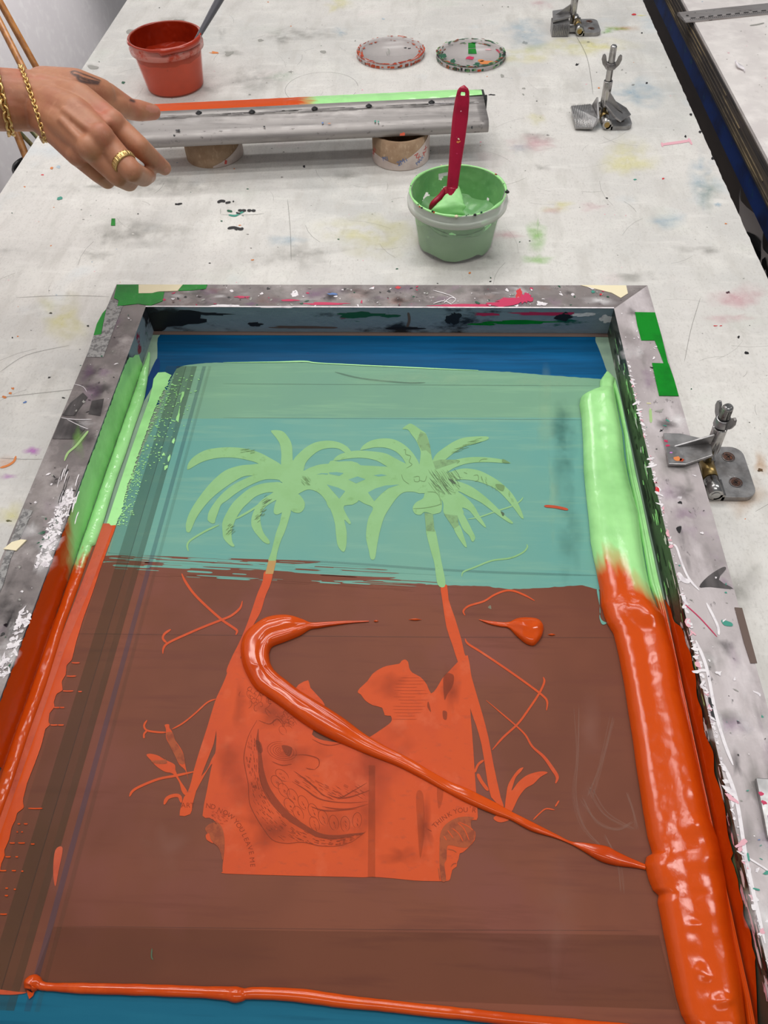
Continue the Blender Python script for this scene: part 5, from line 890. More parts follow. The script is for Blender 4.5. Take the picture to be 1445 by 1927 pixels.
# ================================================================== INK TUBS
def tub(c, rb, rt, h_, mats, label, flange, ink_fn, inkm, wallm, name='ink_tub', smear=True, seed=1):
    o = empty(name, (c[0], c[1], T), label, 'tub')
    C = (c[0], c[1], T + .0006); rw = lambda z: rb + (rt - rb) * z / h_
    g = MB(); g.lathe([(.0005, 0), (rb * .8, 0), (rb * .98, .0008), (rb, .003), (rw(h_ * .5), h_ * .5), (rw(h_), h_), (rw(h_) - .0012, h_), (rw(h_ * .5) - .0012, h_ * .5), (rb - .0012, .0035), (.0005, .0015)], mats[0], C, 72); g.build('tub_body', o)
    fz, fr = flange; g = MB(); g.lathe([(rw(fz) + .0002, fz - .005), (fr, fz - .0055), (fr + .0003, fz + .0005), (fr - .0008, fz + .002), (rw(fz) + .0016, fz + .0022), (rw(h_) + .0016, h_ - .001), (rw(h_) + .0008, h_ + .0008), (rw(h_) - .001, h_ + .0006)], mats[1], C, 72); g.build('rim', o)
    # ink: a solid fill with a stirred surface
    g = MB(); rows = []; nr, na = 22, 96
    for i in range(nr):
        f = (i + .02) / (nr - 1); row = []
        for k in range(na):
            a = 2 * PI * k / na; x, y = math.cos(a) * f, math.sin(a) * f; z = ink_fn(x, y); r_ = (rw(z) - .0018) * f; row.append((C[0] + r_ * math.cos(a), C[1] + r_ * math.sin(a), C[2] + z))
        rows.append(row)
    g.grid(rows, inkm, closed=True)
    side = []
    for q in range(10):
        row = []
        for k in range(na):
            a = 2 * PI * k / na; zt = ink_fn(math.cos(a), math.sin(a)); zb = .003 + (.012 * max(0, nz(math.cos(a) * 2, math.sin(a) * 2, seed)) if smear else 0); z = zt + (zb - zt) * q / 9; r_ = rw(z) - .0018; row.append((C[0] + r_ * math.cos(a), C[1] + r_ * math.sin(a), C[2] + z))
        side.append(row)
    g.grid(side, wallm, closed=True)
    ink = g.build('ink', o)
    return o, C, rw
def gink(x, y):
    z = .030 + .004 * nz(x * 2.2, y * 2.2, 5) + .003 * nz(x * 5, y * 5, 2)
    r2 = x * x + y * y; z += .016 * r2 ** 2 * (.6 + .4 * nz(x * 2, y * 2, 9))
    z += .012 * math.exp(-((x + .25) ** 2 + (y + .35) ** 2) / .10) + .010 * math.exp(-((x - .45) ** 2 / .12 + (y + .45) ** 2 / .05)) - .010 * math.exp(-((x - .2) ** 2 + (y - .05) ** 2) / .03)
    if y < -.2: z += .006 * (-y - .2)
    return min(.058, z)
gt, GC, grw = tub((.0444, .8985), .0500, .0605, .0745, ('plast', 'rimplast'), 'wide clear plastic tub of green ink standing behind the screen frame', (.0635, .0640), gink, 'green_tub', 'green_w', seed=3)
def wallcoat(o, C, rw, h_, z0f, mt, thr, seed, dr=.0022, na=160, nzv=40, fr=(2.2, 40)):
    g = MB(); rows = []
    for q in range(nzv + 1):
        row = []
        for k in range(na):
            a = 2 * PI * k / na; z = z0f + (h_ - z0f) * q / nzv; t_ = dr + .0007 * nz(math.cos(a) * 9, math.sin(a) * 9, z * 120 + seed); r_ = rw(z) - t_; row.append((C[0] + r_ * math.cos(a), C[1] + r_ * math.sin(a), C[2] + z))
        rows.append(row)
    def keep(i, k):
        a = 2 * PI * k / na; z = z0f + (h_ - z0f) * i / nzv; return nz(math.cos(a) * fr[0], math.sin(a) * fr[0], z * fr[1] + seed) + .5 * nz(math.cos(a) * 6, math.sin(a) * 6, z * 90 + seed) > thr - (.5 if i > nzv - 7 else 0)
    g.grid(rows, mt, closed=True, keep=keep); return g.build('ink_smear', o)
wallcoat(gt, GC, grw, .0745, .030, 'green_tub', -.34, 4.4)
# ink dribbles on the green tub's rim
g = MB(); rows = []
for k in range(140):
    a = 2 * PI * k / 140; amt = max(0, .5 + 1.2 * nz(math.cos(a) * 3, math.sin(a) * 3, 6)); r0 = grw(.0745); rr_ = .0006 + .0016 * amt
    rows.append([(GC[0] + (r0 + rr_ * math.cos(b_)) * math.cos(a), GC[1] + (r0 + rr_ * math.cos(b_)) * math.sin(a), GC[2] + .0748 + rr_ * .8 * math.sin(b_)) for b_ in [2 * PI * q / 8 for q in range(8)]])
rows.append(rows[0]); g.grid(rows, 'green', closed=True)
for k in range(26):
    a = random.uniform(0, 2 * PI); r0 = grw(.0745) + random.uniform(-.001, .0022); z = .0752 + random.uniform(-.001, .001); q = random.uniform(.0006, .0016)
    g.lathe([(.0001, q), (q * .9, q * .5), (q, 0), (.0001, -q * .5)], random.choice(['blk', 'blk', 'dgreen', 'orange_d', 'cream']), (GC[0] + r0 * math.cos(a), GC[1] + r0 * math.sin(a), GC[2] + z), 7)
for a, q in ((-.12, .0028), (-1.62, .0024), (-1.25, .002)): r0 = grw(.0745) + .0015; g.lathe([(.0001, q), (q * .9, q * .5), (q, 0), (.0001, -q * .5)], 'blk' if a > -1.2 else random.choice(['blk', 'cream']), (GC[0] + r0 * math.cos(a), GC[1] + r0 * math.sin(a), GC[2] + .0752), 9)
g.build('rim_ink', gt)
# smear hanging under the rim on the front wall
g = MB(); rows = []
for q in range(5):
    row = []
    for k in range(40):
        a = -2.35 + 1.75 * k / 39; mid = .5 - abs(k / 39 - .42); zc = .0535 - .0105 * math.sin(PI * min(1, max(0, (k / 39)))) + .001 * nz(k * .4, 2); wd_ = .0005 + .0032 * max(0, mid) * (1 + .4 * nz(k * .3, 8)); z = zc + wd_ * (q / 2 - 1); r_ = grw(z) - .0015; row.append((GC[0] + r_ * math.cos(a), GC[1] + r_ * math.sin(a), GC[2] + z))
    rows.append(row)
g.grid(rows, 'green_tub'); g.build('ink_smear', gt)
def rink(x, y): return .046 + .0015 * nz(x * 2, y * 2, 3) + .006 * (x * x + y * y) ** 3 * (.7 + .4 * nz(x * 3, y * 3, 4)) + .002 * math.exp(-((x - .6) ** 2 + (y + .3) ** 2) / .05)
rt_, RC, rrw = tub((-.4385, 1.3800), .0492, .0600, .0800, ('redplast', 'redrim'), 'tall plastic tub of orange red ink standing behind the squeegee', (.0670, .0622), rink, 'red_in', 'red_w', smear=False)
wallcoat(rt_, RC, rrw, .080, .042, 'red_in', -1.2, 2.1)
g = MB(); rows = []
for k in range(120):
    a = 2 * PI * k / 120; r0 = rrw(.080) + .0008; amt = max(.25, .6 + 1.1 * nz(math.cos(a) * 3, math.sin(a) * 3, 1.5) + (1.2 if -1.5 < (a if a < PI else a - 2 * PI) < -.1 else 0)); rr_ = .0008 + .0014 * amt
    rows.append([(RC[0] + (r0 + rr_ * math.cos(b_)) * math.cos(a), RC[1] + (r0 + rr_ * math.cos(b_)) * math.sin(a), RC[2] + .0798 - .0012 * amt + rr_ * 1.3 * math.sin(b_)) for b_ in [2 * PI * q / 8 for q in range(8)]])
rows.append(rows[0]); g.grid(rows, 'red_ink', closed=True); g.build('rim_ink', rt_)
# spatulas
# raspberry one in the green tub
B0, B1 = W(851, 340, .083), W(872, 166, .1770)
B0 = Vector((.0370, .8990, T + .0750)); B1 = W(873, 160, .1790)
ax = (B1 - B0).normalized(); vw = (Vector((0, 0, T + HC)) - B1).normalized(); sd = ax.cross(vw).normalized(); fr_ = sd.cross(ax).normalized()
spt = empty('spatula', tuple(B0), 'raspberry red spatula standing in the tub of green ink', 'spatula')
LN = (B1 - B0).length; g = MB(); rows = []
ws = np.interp(np.linspace(-.16, 1, 44), [-.16, 0, .2, .45, .7, .86, .95, .985, 1.0], [.0075, .0077, .0082, .0098, .0105, .0096, .0078, .0048, .0006])
hole_c, hole_r = .918, .0031
prof_ = []
tl_ = np.concatenate([np.linspace(-.16, .89, 34), np.linspace(.895, .945, 13), np.linspace(.95, 1, 9)]); ws = np.interp(tl_, np.linspace(-.16, 1, 44), ws)
for i, t_ in enumerate(tl_):
    c_ = B0 + ax * (LN * t_); w_ = ws[i] * .92; th_ = .0034 if t_ < .97 else .0034 * (1 - t_) / .03 + .0003
    hz = math.sqrt(max(0, hole_r ** 2 - ((t_ - hole_c) * LN) ** 2)) * .85 if .9 < t_ < .94 else 0
    rows.append((c_, w_, th_, hz))
def slab(run, lo, hi):
    rr2 = []
    for c_, w_, th_, hz in run:
        a_, b2 = lo(w_, hz), hi(w_, hz); mid = (a_ + b2) / 2; hw = (b2 - a_) / 2
        rr2.append([c_ + sd * (mid + hw * math.copysign(abs(math.cos(q)) ** .7, math.cos(q))) + fr_ * th_ * math.copysign(abs(math.sin(q)) ** .7, math.sin(q)) for q in [2 * PI * b_ / 18 for b_ in range(18)]])
    g.grid(rr2, 'pink_sil', closed=True)
h0 = min(i for i, r_ in enumerate(rows) if r_[3] > 0); h1 = max(i for i, r_ in enumerate(rows) if r_[3] > 0)
slab(rows[:h0 + 1], lambda w_, hz: -w_, lambda w_, hz: w_); slab(rows[h1:], lambda w_, hz: -w_, lambda w_, hz: w_)
slab(rows[h0 - 1:h1 + 2], lambda w_, hz: hz, lambda w_, hz: w_); slab(rows[h0 - 1:h1 + 2], lambda w_, hz: -w_, lambda w_, hz: -hz)
for (t_, x, mt, q) in [(.50, .001, 'cream', .0009), (.47, .0005, 'om', .0012), (.478, .0026, 'om', .0009), (.515, -.0016, 'mag', .0006), (.76, 0, 'pk', .0006), (.36, .001, 'mag', .0008)]:
    c_ = B0 + ax * (LN * t_) + sd * x + fr_ * .0036; g.poly([c_ + sd * a_ + ax * b_ for a_, b_ in blob(0, 0, q * 1.3, q, 9, .4)], mt)
g.build('handle', spt)
neck = [B0 + ax * LN * -.10, W(842, 358, .066), W(829, 371, .058), W(815, 383, .052), W(810, 392, .044)]
g = MB(); nk = smooth([tuple(p) for p in [B0 + ax * LN * .02] + neck], False, 6); g.tube(nk, list(np.interp(np.linspace(0, 1, len(nk)), [0, .4, .8, 1], [.0058, .0052, .0038, .0026])), 'pink_sil', 12, True); g.build('neck', spt)
# blade buried under a lump of green ink
g = MB(); rows = []; bl_c = [W(838, 408, .050), W(838, 392, .060), W(845, 372, .068), W(853, 350, .0765)]
bw = [.020, .022, .014, .002]
pts = smooth([tuple(p) for p in bl_c], False, 6); wds = np.interp(np.linspace(0, 1, len(pts)), [0, .33, .66, 1], bw)
for i, p in enumerate(pts):
    p = Vector(p); d_ = Vector((.95, -.05, .12)); rows.append([p + Vector((.004, 0, 0)) + d_ * (wds[i] * math.cos(q) * (1 + .15 * nz(i * .4, math.cos(q)))) + Vector((0, -.55, .85)) * (.0055 * math.sin(q) * (1 + .3 * nz(i * .3, q)) * min(1, wds[i] / .006)) for q in [2 * PI * k / 20 for k in range(20)]])
g.grid(rows, 'green', closed=True); g.build('blade', spt)
# dark grey one in the red tub
P0, P1 = W(338, 92, .062), W(428, -30, .150); 
P0 = Vector((RC[0] + .038, RC[1] - .012, T + .056))
P1 = on_y(434, -38, 1.440)
gsp = empty('spatula', tuple(P0), 'dark grey spatula leaning in the tub of orange red ink', 'spatula')
ds = [P0.lerp(P1, t_) for t_ in np.linspace(0, 1, 24)]; g = MB(); g.tube(ds, list(np.interp(np.linspace(0, 1, 24), [0, .25, .55, .8, 1], [.0042, .0046, .0066, .0078, .0074])), 'grey_sil', 14, True, (1, .8)); g.build('handle', gsp)
g = MB(); g.box(tuple(P0 + (P0 - P1).normalized() * .012), (.03, .004, .03), 'grey_sil', Matrix.Rotation(.4, 3, 'Y')); g.build('blade', gsp)

# ================================================================== TUB LIDS
def lid(c, label, seed, mts, tapeit=False):
    o = empty('tub_lid', (c.x, c.y, T), label, 'lid'); C = (c.x, c.y, T + .0004); R_ = .0625
    g = MB(); g.lathe([(.0005, .0035), (R_ * .86, .0035), (R_ * .875, .0060), (R_ * .90, .0078), (R_ * .96, .0082), (R_, .0070), (R_ * 1.003, .0), (R_ * .985, .0), (R_ * .98, .0064), (R_ * .90, .0066), (R_ * .88, .0028), (.0005, .0024)], 'lidplast', C, 80); g.build('lid_disc', o)
    random.seed(seed); g = MB()
    for k in range(300 if tapeit else 150):
        a = random.uniform(0, 2 * PI) if random.random() < .35 else random.uniform(-PI - .35, .35); f = random.choice([.90, .93, .97, .99, .86, .84]); mt = random.choice(mts)
        rr_ = R_ * f; z = .0036 if f < .87 else (.0080 if f < .95 else .0084); q = random.uniform(.0005, .0026) * random.random() + .0005
        p = (C[0] + rr_ * math.cos(a), C[1] + rr_ * math.sin(a)); g.poly([(p[0] + x, p[1] + y, C[2] + z + .0002 + k * 2e-6) for x, y in blob(0, 0, q * .8, q * random.uniform(1, 3), 8, .5, rot=a)], mt)
    for k in range(44):
        a = random.uniform(-PI - .2, .2); mt = random.choice(mts); L_ = random.uniform(.03, .12)
        g.grid([[(C[0] + (R_ * 1.006) * math.cos(b_), C[1] + (R_ * 1.006) * math.sin(b_), C[2] + z) for b_ in np.linspace(a, a + L_, 5)] for z in (random.uniform(.0005, .003), random.uniform(.0035, .0068))], mt)
    mt = 'dgreen' if tapeit else 'orange_d'; na = 150
    for r0, r1, z, amp, thr in ((.0622, .0600, .0080, .0016, -.15 if tapeit else .25), (.0560, .0535, .0046, .0022, .0 if tapeit else -.05)):
        rows = [[], []]
        for k in range(na + 1):
            a = 2 * PI * k / na; q = max(0, min(1, (nz(math.cos(a) * 4, math.sin(a) * 4, seed) + .6 * nz(math.cos(a) * 14, math.sin(a) * 14, seed + 2) - thr + (.35 if math.sin(a) < .1 else -.15)) * 3))
            rows[0].append((C[0] + r0 * math.cos(a), C[1] + r0 * math.sin(a), C[2] + z + .0003)); ri = r0 - (.0003 + (r0 - r1 + amp) * q) ; rows[1].append((C[0] + ri * math.cos(a), C[1] + ri * math.sin(a), C[2] + z + .0004))
        g.grid(rows, mt)
    g.build('ink_smears', o)
    if tapeit:
        g = MB()
        g.poly([W(u, v, .0043) for u, v in [(881, 80), (894, 80), (895, 90), (881, 91)]], 'gtape'); g.poly([W(u, v, .0044) for u, v in [(881, 92), (895, 91), (897, 101), (881, 101)]], 'gtape'); t_ = g.build('tape', o); t_['label'] = 'two bright green tape bits'
        for (u, v, rx, ry, mt) in [(884, 109, 8, 3, 'mag'), (915, 117, 12, 3, 'om'), (905, 114, 6, 2, 'om'), (940, 95, 6, 4, 'mag'), (836, 105, 6, 4, 'dgreen'), (851, 115, 5, 4, 'dgreen'), (897, 121, 7, 3, 'dgreen'), (919, 93, 5, 1.4, 'pk')]:
            g = MB(); g.poly([W(a, b, .0045 if mt != 'dgreen' else .0086) for a, b in blob(u, v, rx, ry, 12, .5)], mt); g.build('ink_spot', o)
    else:
        g = MB()
        for k in range(5): g.poly([W(a, b, .0042 + k * 4e-6) for a, b in blob(random.uniform(727, 737), random.uniform(92, 102), 3, .8, 8, .5, rot=random.uniform(0, 3))], 'gm')
        g.build('pencil_mark', o)
        for (u, v) in ((763, 90), (770, 91)): g = MB(); g.poly([W(a, b, .0042) for a, b in blob(u, v, 3, 1, 8, .4)], 'blk'); g.build('pencil_mark', o)
lid(W(735, 99, .004), 'clear plastic tub lid with orange red ink around its rim', 3, ['red_ink', 'orange_d', 'orange_d', 'f_brown'])
lid(W(886, 104, .004), 'clear plastic tub lid with dark green ink rim and bright green tape', 5, ['dgreen', 'dgreen', 'p_green2', 'f_brown', 'orange_d', 'blk', 'dgreen'], True)
random.seed(77)

# ================================================================== HINGE CLAMPS
def rounded(x0, x1, y0, y1, r, n=6, left=True):
    P = []
    for cx, cy, a0 in ((x1 - r, y1 - r, 0), (x0 + (r if left else .0), y1 - (r if left else 0), PI / 2), (x0 + (r if left else 0), y0 + (r if left else 0), PI), (x1 - r, y0 + r, 1.5 * PI)):
        if not left and cx < x0 + r * .5: P.append((cx, cy)); continue
        for k in range(n + 1): a = a0 + PI / 2 * k / n; P.append((cx + r * math.cos(a), cy + r * math.sin(a)))
    return P
def lerp_path(a, b, n=2): return [a.lerp(b, k / (n - 1)) for k in range(n)]
def threaded(mb, a, b, r, mt, pitch=.0016):
    L_ = (b - a).length; n = int(L_ / pitch); path = []; rad = []
    for k in range(n):
        for f, q in ((0, .80), (.5, 1.0)): path.append(a.lerp(b, (k + f) / n)); rad.append(r * q)
    path += [a.lerp(b, 1), b + (b - a).normalized() * r * .4]; rad += [r * .96, r * .62]
    mb.tube(path, rad, mt, 16)
def clamp(y0, label, kind, xo=0.0):
    """y0: world y of the front end of the hinge; the jaws reach towards -x"""
    o = empty('hinge_clamp', (.306 + xo, y0 + .033, T), label, 'clamp', None); V = lambda x, y, z: Vector((x + xo, y0 + y, T + z))
    g = MB(); P = [tuple(V(x, y, 0))[:2] for x, y in rounded(.2945, .3290, 0, .066, .012, 6, False)]; g.prism(P, T + .0003, T + .0065, 'chromeflat'); g.build('base_plate', o, bevel=.0008)
    for (sx, sy) in ((.3121, .0185), (.3126, .052)):
        g = MB(); g.lathe([(.0060, .0066), (.0062, .0070), (.0055, .0071), (.0050, .0064), (.0046, .0066), (.0030, .0070), (.0001, .0070)], 'rust', tuple(V(sx, sy, 0)), 20)
        g.lathe([(.0062, .0064), (.0066, .0068), (.0060, .0071)], 'chromeflat', tuple(V(sx, sy, 0)), 20)
        for q in (0, PI / 2): g.box(tuple(V(sx, sy, .0070)), (.0050, .0010, .0004), 'cross', Matrix.Rotation(q + .5, 3, 'Z'))
        g.build('screw', o)
    Ay = Matrix(((1, 0, 0), (0, 0, 1), (0, -1, 0))).transposed()
    for ya, yb_ in ((0, .020), (.044, .066)):
        g = MB(); g.tube([V(.2880, ya, .0088), V(.2880, yb_, .0088)], .0070, 'chrome', 24); g.box(tuple(V(.2925, (ya + yb_) / 2, .005)), (.010, yb_ - ya, .0085), 'chrome'); g.build('hinge_lug', o)
    g = MB(); g.tube([V(.2880, -.0006, .0088), V(.2880, .0668, .0088)], .0042, 'brass' if kind != 'closed' else 'chrome', 18); g.build('hinge_pin', o)
    g = MB(); g.tube([V(.2880, .0215, .0088), V(.2880, .0425, .0088)], .0068, 'brass', 24); g.build('swivel', o)
    b0 = V(.2872, .040, .0125)
    if kind == 'closed': b1 = V(.2825, .0400, .0880); s0, s1 = .22, .66; nut = .70
    elif kind == 'open': b1 = V(.2820, .0340, .1080); s0, s1 = .10, .50; nut = .68; b0 = V(.2860, .034, .0125)
    else: b1 = V(.2760, .0360, .0900); s0, s1 = .16, .66; nut = .76; b0 = V(.2765, .036, .0125)
    up = (b1 - b0).normalized()
    g = MB(); g.tube([b0 - up * .003, b0.lerp(b1, max(s1 - .02, .3))], .0044, 'chrome', 16); threaded(g, b0.lerp(b1, max(s1 - .02, .3)), b1, .0050, 'chrome'); g.build('bolt', o)
    g = MB(); P0_, P1_ = b0.lerp(b1, s0), b0.lerp(b1, s1); g.lathe([(.0050, 0), (.0066, .0004), (.0068, .001), (.0068, (P1_ - P0_).length - .001), (.0064, (P1_ - P0_).length), (.0050, (P1_ - P0_).length - .0004)], 'chrome', tuple(P0_), 24, up.to_track_quat('Z', 'X').to_matrix()); g.build('sleeve', o)
    # wing nut
    c_ = b0.lerp(b1, nut); Qm = up.to_track_quat('Z', 'X').to_matrix(); g = MB(); g.lathe([(.0052, 0), (.0078, .0002), (.0076, .005), (.0066, .0085), (.0054, .0086)], 'chromeflat', tuple(c_), 20, Qm)
    wa = 1.9 if kind == 'closed' else (-.25 if kind == 'open' else .2)
    for sg in (1, -1):
        d_ = Qm @ Vector((math.cos(wa), math.sin(wa), 0)) * sg; w_ = []
        base = [(.0055, .000), (.0075, .0005), (.0125, .006), (.0150, .013), (.0142, .0185), (.0115, .0200), (.0090, .0170), (.0072, .0105), (.0055, .0085)]
        nrm = up.cross(d_).normalized() * .0014
        g.prism([c_ + d_ * x + up * z for x, z in base], 0, 0, 'chromeflat', (nrm, -nrm))
    g.build('wing_nut', o, bevel=.0004)
    # jaws
    if kind == 'closed':
        zt = ZF + .0016; g = MB()
        P = [V(.2346, .0080, zt), V(.2502, .0078, zt), V(.2775, .0190, zt + .0010), (V(.2785, .030, zt + .001)), V(.2735, .0400, zt + .0008), V(.2535, .0475, zt), V(.2372, .0478, zt)]
        g.prism(P, 0, 0, 'chromeflat', (Vector((0, 0, 0)), Vector((0, 0, .0034)))); 
        rb_ = [V(.2440, .0305, zt + .0034), V(.2790, .0345, zt + .0034), V(.2790, .0345, zt + .0160)]; g.prism(rb_, 0, 0, 'chromeflat', (Vector((0, -.0011, 0)), Vector((0, .0011, 0))))
        for (x, y, q, mt) in [(.2440, .014, .0036, 'om'), (.2475, .013, .0022, 'orange_d'), (.2375, .037, .0020, 'mag'), (.2380, .031, .0018, 'mag'), (.2600, .0235, .0016, 'red'), (.2395, .022, .0013, 'purple')]: g.poly([V(x + a, y + b, zt + .0036) for a, b in blob(0, 0, q, q * .8, 10, .5)], mt)
        g.build('upper_jaw', o, bevel=.0005)
        g = MB(); g.box(tuple(V(.2740, .031, .003)), (.016, .030, .004), 'chromeflat'); g.build('lower_jaw', o, bevel=.0005)
    elif kind == 'open':
        g = MB(); P = [V(.2375, .058, .009), V(.2705, .062, .010), V(.2745, .018, .008), V(.2665, -.004, .004), V(.2395, .000, .003)]
        g.prism(P, 0, 0, 'chromeflat', (Vector((0, 0, 0)), Vector((0, 0, .0030))))
        for k in range(11):
            f = .06 + k * .085; a_, b_ = P[0].lerp(P[1], f), P[4].lerp(P[3], f); g.tube([a_ + Vector((0, 0, .0034)), b_ + Vector((0, 0, .0034))], .0007, 'chrome', 6)
        vb = [V(.2715, .062, .012), V(.2715, .038, .034), V(.2755, .018, .011), V(.2670, -.003, .0075)]; g.prism(vb, 0, 0, 'chromeflat', (Vector((0, 0, 0)), Vector((.0028, 0, 0)))); g.build('lower_jaw', o, bevel=.0004)
        g = MB(); P = [V(.2830, .038, .030), V(.2900, .042, .031), V(.3200, .034, .017), V(.3260, .020, .013), V(.3080, .000, .0125), V(.2990, .004, .0165), V(.2840, .022, .028)]
        nrm = (P[2] - P[0]).cross(P[4] - P[0]).normalized() * -.003; nrm = nrm if nrm.z > 0 else -nrm; g.prism(P, 0, 0, 'chromeflat', (Vector((0, 0, 0)), nrm))
        rb_ = [P[0].lerp(P[6], .4) + nrm, P[3].lerp(P[4], .35).lerp(P[0], .2) + nrm, P[0].lerp(P[6], .4) + nrm + Vector((.004, 0, .014))]; g.prism(rb_, 0, 0, 'chromeflat', (Vector((0, -.0012, 0)), Vector((0, .0012, 0)))); g.build('upper_jaw', o, bevel=.0004)
    else:
        g = MB(); P = [V(.2370, .004, .0225), V(.2400, .050, .0235), V(.2610, .054, .0245), V(.2700, .040, .0250), V(.2710, .030, .0245), V(.2690, .020, .0235)]; g.prism(P, 0, 0, 'chromeflat', (Vector((0, 0, 0)), Vector((0, 0, .0032))))
        rb_ = [V(.2430, .032, .0265), V(.2740, .036, .0270), V(.2740, .036, .0440)]; g.prism(rb_, 0, 0, 'chromeflat', (Vector((0, -.0012, 0)), Vector((0, .0012, 0)))); g.build('upper_jaw', o, bevel=.0004)
        g = MB(); g.prism([V(.2375, -.001, .0004), V(.2370, .003, .0205), V(.2690, .006, .0205), V(.2700, .002, .010), V(.2680, -.001, .0004)], 0, 0, 'chromeflat', (Vector((0, 0, 0)), Vector((0, .030, 0))))
        for k in range(9): x = .2395 + k * .0034; g.tube([V(x, -.0013, .002), V(x, .0026, .0200)], .0008, 'chrome', 6)
        g.build('lower_jaw', o, bevel=.0005)
        g = MB(); g.box(tuple(V(.278, .018, .007)), (.022, .012, .007), 'chromeflat'); g.build('link', o)
    return o
clamp(.461, 'hinge clamp gripping the right rail of the screen frame, orange dab on its jaw', 'closed')
clamp(1.2065, 'open hinge clamp standing between the table edge and the squeegee, long bolt raised', 'open')
clamp(1.5700, 'farthest hinge clamp at the back of the table, bolt cut off by the top edge', 'far')
clamp(.1300, 'nearest hinge clamp, mostly outside the photo, its jaw tip on the right rail', 'closed', .003)

# ================================================================== RULER, PAPER CURL, TAPE SCRAP
ru = MB(); a_, b_, c_, d_ = W(1270, 26, .0), W(1290, 44, .0), W(1445, 8, .0), W(1445, 29, .0)
dx = (c_ - a_).normalized(); dx.z = 0; ex = .6; wv = (a_ - b_); wv = Vector((-dx.y, dx.x, 0)) * .038
base = b_.copy(); base.z = T + .0004
def RU(x, y, z): return base + dx * x + wv.normalized() * y + Vector((0, 0, z))
WR = .040; sl = (a_ - b_).dot(dx)
pr = [(0, .0), (0, .0016), (.006, .0022), (.0105, .0024), (.0125, .0040), (.026, .0044), (.030, .0060), (.036, .0062), (WR, .0050), (WR, 0)]
rows = [[RU(sl * (y / WR) + x if x < .1 else x, y, z) for y, z in pr] for x in (0, .85)]; ru.grid(rows, 'alu_dull', closed=True, sm=False); ru.f.append(list(range(len(pr)))); ru.mi.append(0); ru.sm.append(False)
for k in range(180):
    x = .012 + k * .004; y1 = .0056 if k % 5 else .0075; ru.add([RU(x, .0045, .0022), RU(x + .0008, .0045, .0022), RU(x + .0008, y1 + .0035, .00265), RU(x, y1 + .0035, .00265)], [(0, 1, 2, 3)], 'blk')
for k in range(44):
    x = .014 + k * .018; ru.add([RU(x, .0108, .0027), RU(x + .010, .0108, .0027), RU(x + .010, .0122, .0038), RU(x, .0122, .0038)], [(0, 1, 2, 3)], 'blk')
ru.lathe([(.0028, .0046), (.0024, .0047), (.0001, .0047)], 'blk', tuple(RU(.012 + sl * .7, .022, 0)), 14)
ru.thing('ruler', 'long aluminium ruler lying across the second table', 'ruler')
g = MB(); cp = smooth([tuple(W(u, v, z)) for u, v, z in [(1383, 118, .003), (1388, 123, .0045), (1394, 127, .003), (1399, 130, .0025), (1401, 135, .002)]], False, 5)
rows = [[], []]
for i, p in enumerate(cp):
    q = Vector(p); f = i / (len(cp) - 1); w_ = .0075 * (1 - f) + .003; rows[0].append(q + Vector((.001, w_, .002))); rows[1].append(q + Vector((-.001, -w_ * .6, .0)))
g.grid(rows, 'white'); pc = g.thing('paper_curl', 'white paper offcut curled on the second table', 'paper scrap'); sdm = pc.modifiers.new('t', 'SOLIDIFY'); sdm.thickness = .0004
g = MB(); g.prism([tuple(W(u, v))[:2] for u, v in [(210, 412), (217, 412), (217, 425), (209, 425)]], T + .0004, T + .0008, 'gtape'); g.thing('tape_scrap', 'small green tape scrap on the table left of the doodle', 'tape scrap')

# ================================================================== BIN WITH WOODEN STICKS BESIDE THE TABLE
bc = on_x(63, 311, -.885); br = 41 / FPX * ((bc - Vector((0, 0, T + HC))).dot(Vector(tuple(ROT[:, 2])))); bh = bc.z
g = MB(); g.lathe([(.001, .002), (br * .9, .002), (br * .93, .012), (br * .93, bh - .035), (br * .98, bh - .025), (br, bh - .012), (br * .98, bh - .001), (br * .92, bh + .004), (br * .84, bh - .004), (br * .84, bh - .25), (.001, bh - .25)], 'black', (bc.x, bc.y, 0), 64); g.thing('stick_holder', 'round black holder on the floor beside the left table edge', 'holder', origin=(bc.x, bc.y, 0))
def stick(p, q, r, mt, label, name='wooden_stick'):
    g = MB(); n = 30; path = [p.lerp(q, k / (n - 1)) for k in range(n)]; g.tube(path, [r * (1 + .03 * nz(k * .4, r * 900)) for k in range(n)], mt, 14); g.thing(name, label, 'stick')
def stick_through(ax_, ay_, xz, bx_, by_, xz2, r, mt, label, end=None):
    """through two seen pixels, each at a given wall distance x"""
    a_, b_ = on_x(ax_, ay_, xz), on_x(bx_, by_, xz2); d_ = (b_ - a_).normalized()
    low = b_ + d_ * (end if end else (b_.z - .02) / -d_.z); top_ = a_ - d_ * .30; stick(low, top_, r, mt, label)
stick_through(0, 4, -1.06, 69, 128, -1.0, .0085, 'wood', 'rightmost wooden stick leaning behind the arm, top right of the sticks')
stick_through(0, 43, -1.04, 42, 126, -.99, .0085, 'wood', 'wooden stick just left of the rightmost one, behind the arm')
stick_through(27, 239, -.93, 47, 290, -.905, .0085, 'wood', 'wooden stick standing in the round black holder, seen below the wrist', .05)
stick_through(37, 249, -.95, 59, 272, -.93, .005, 'wood2', 'thin greenish stick crossing right of the wooden stick below the wrist')
stick_through(53, 239, -1.02, 69, 257, -1.0, .006, 'wood2', 'greenish stick nearest the table edge, below the thin bracelet')

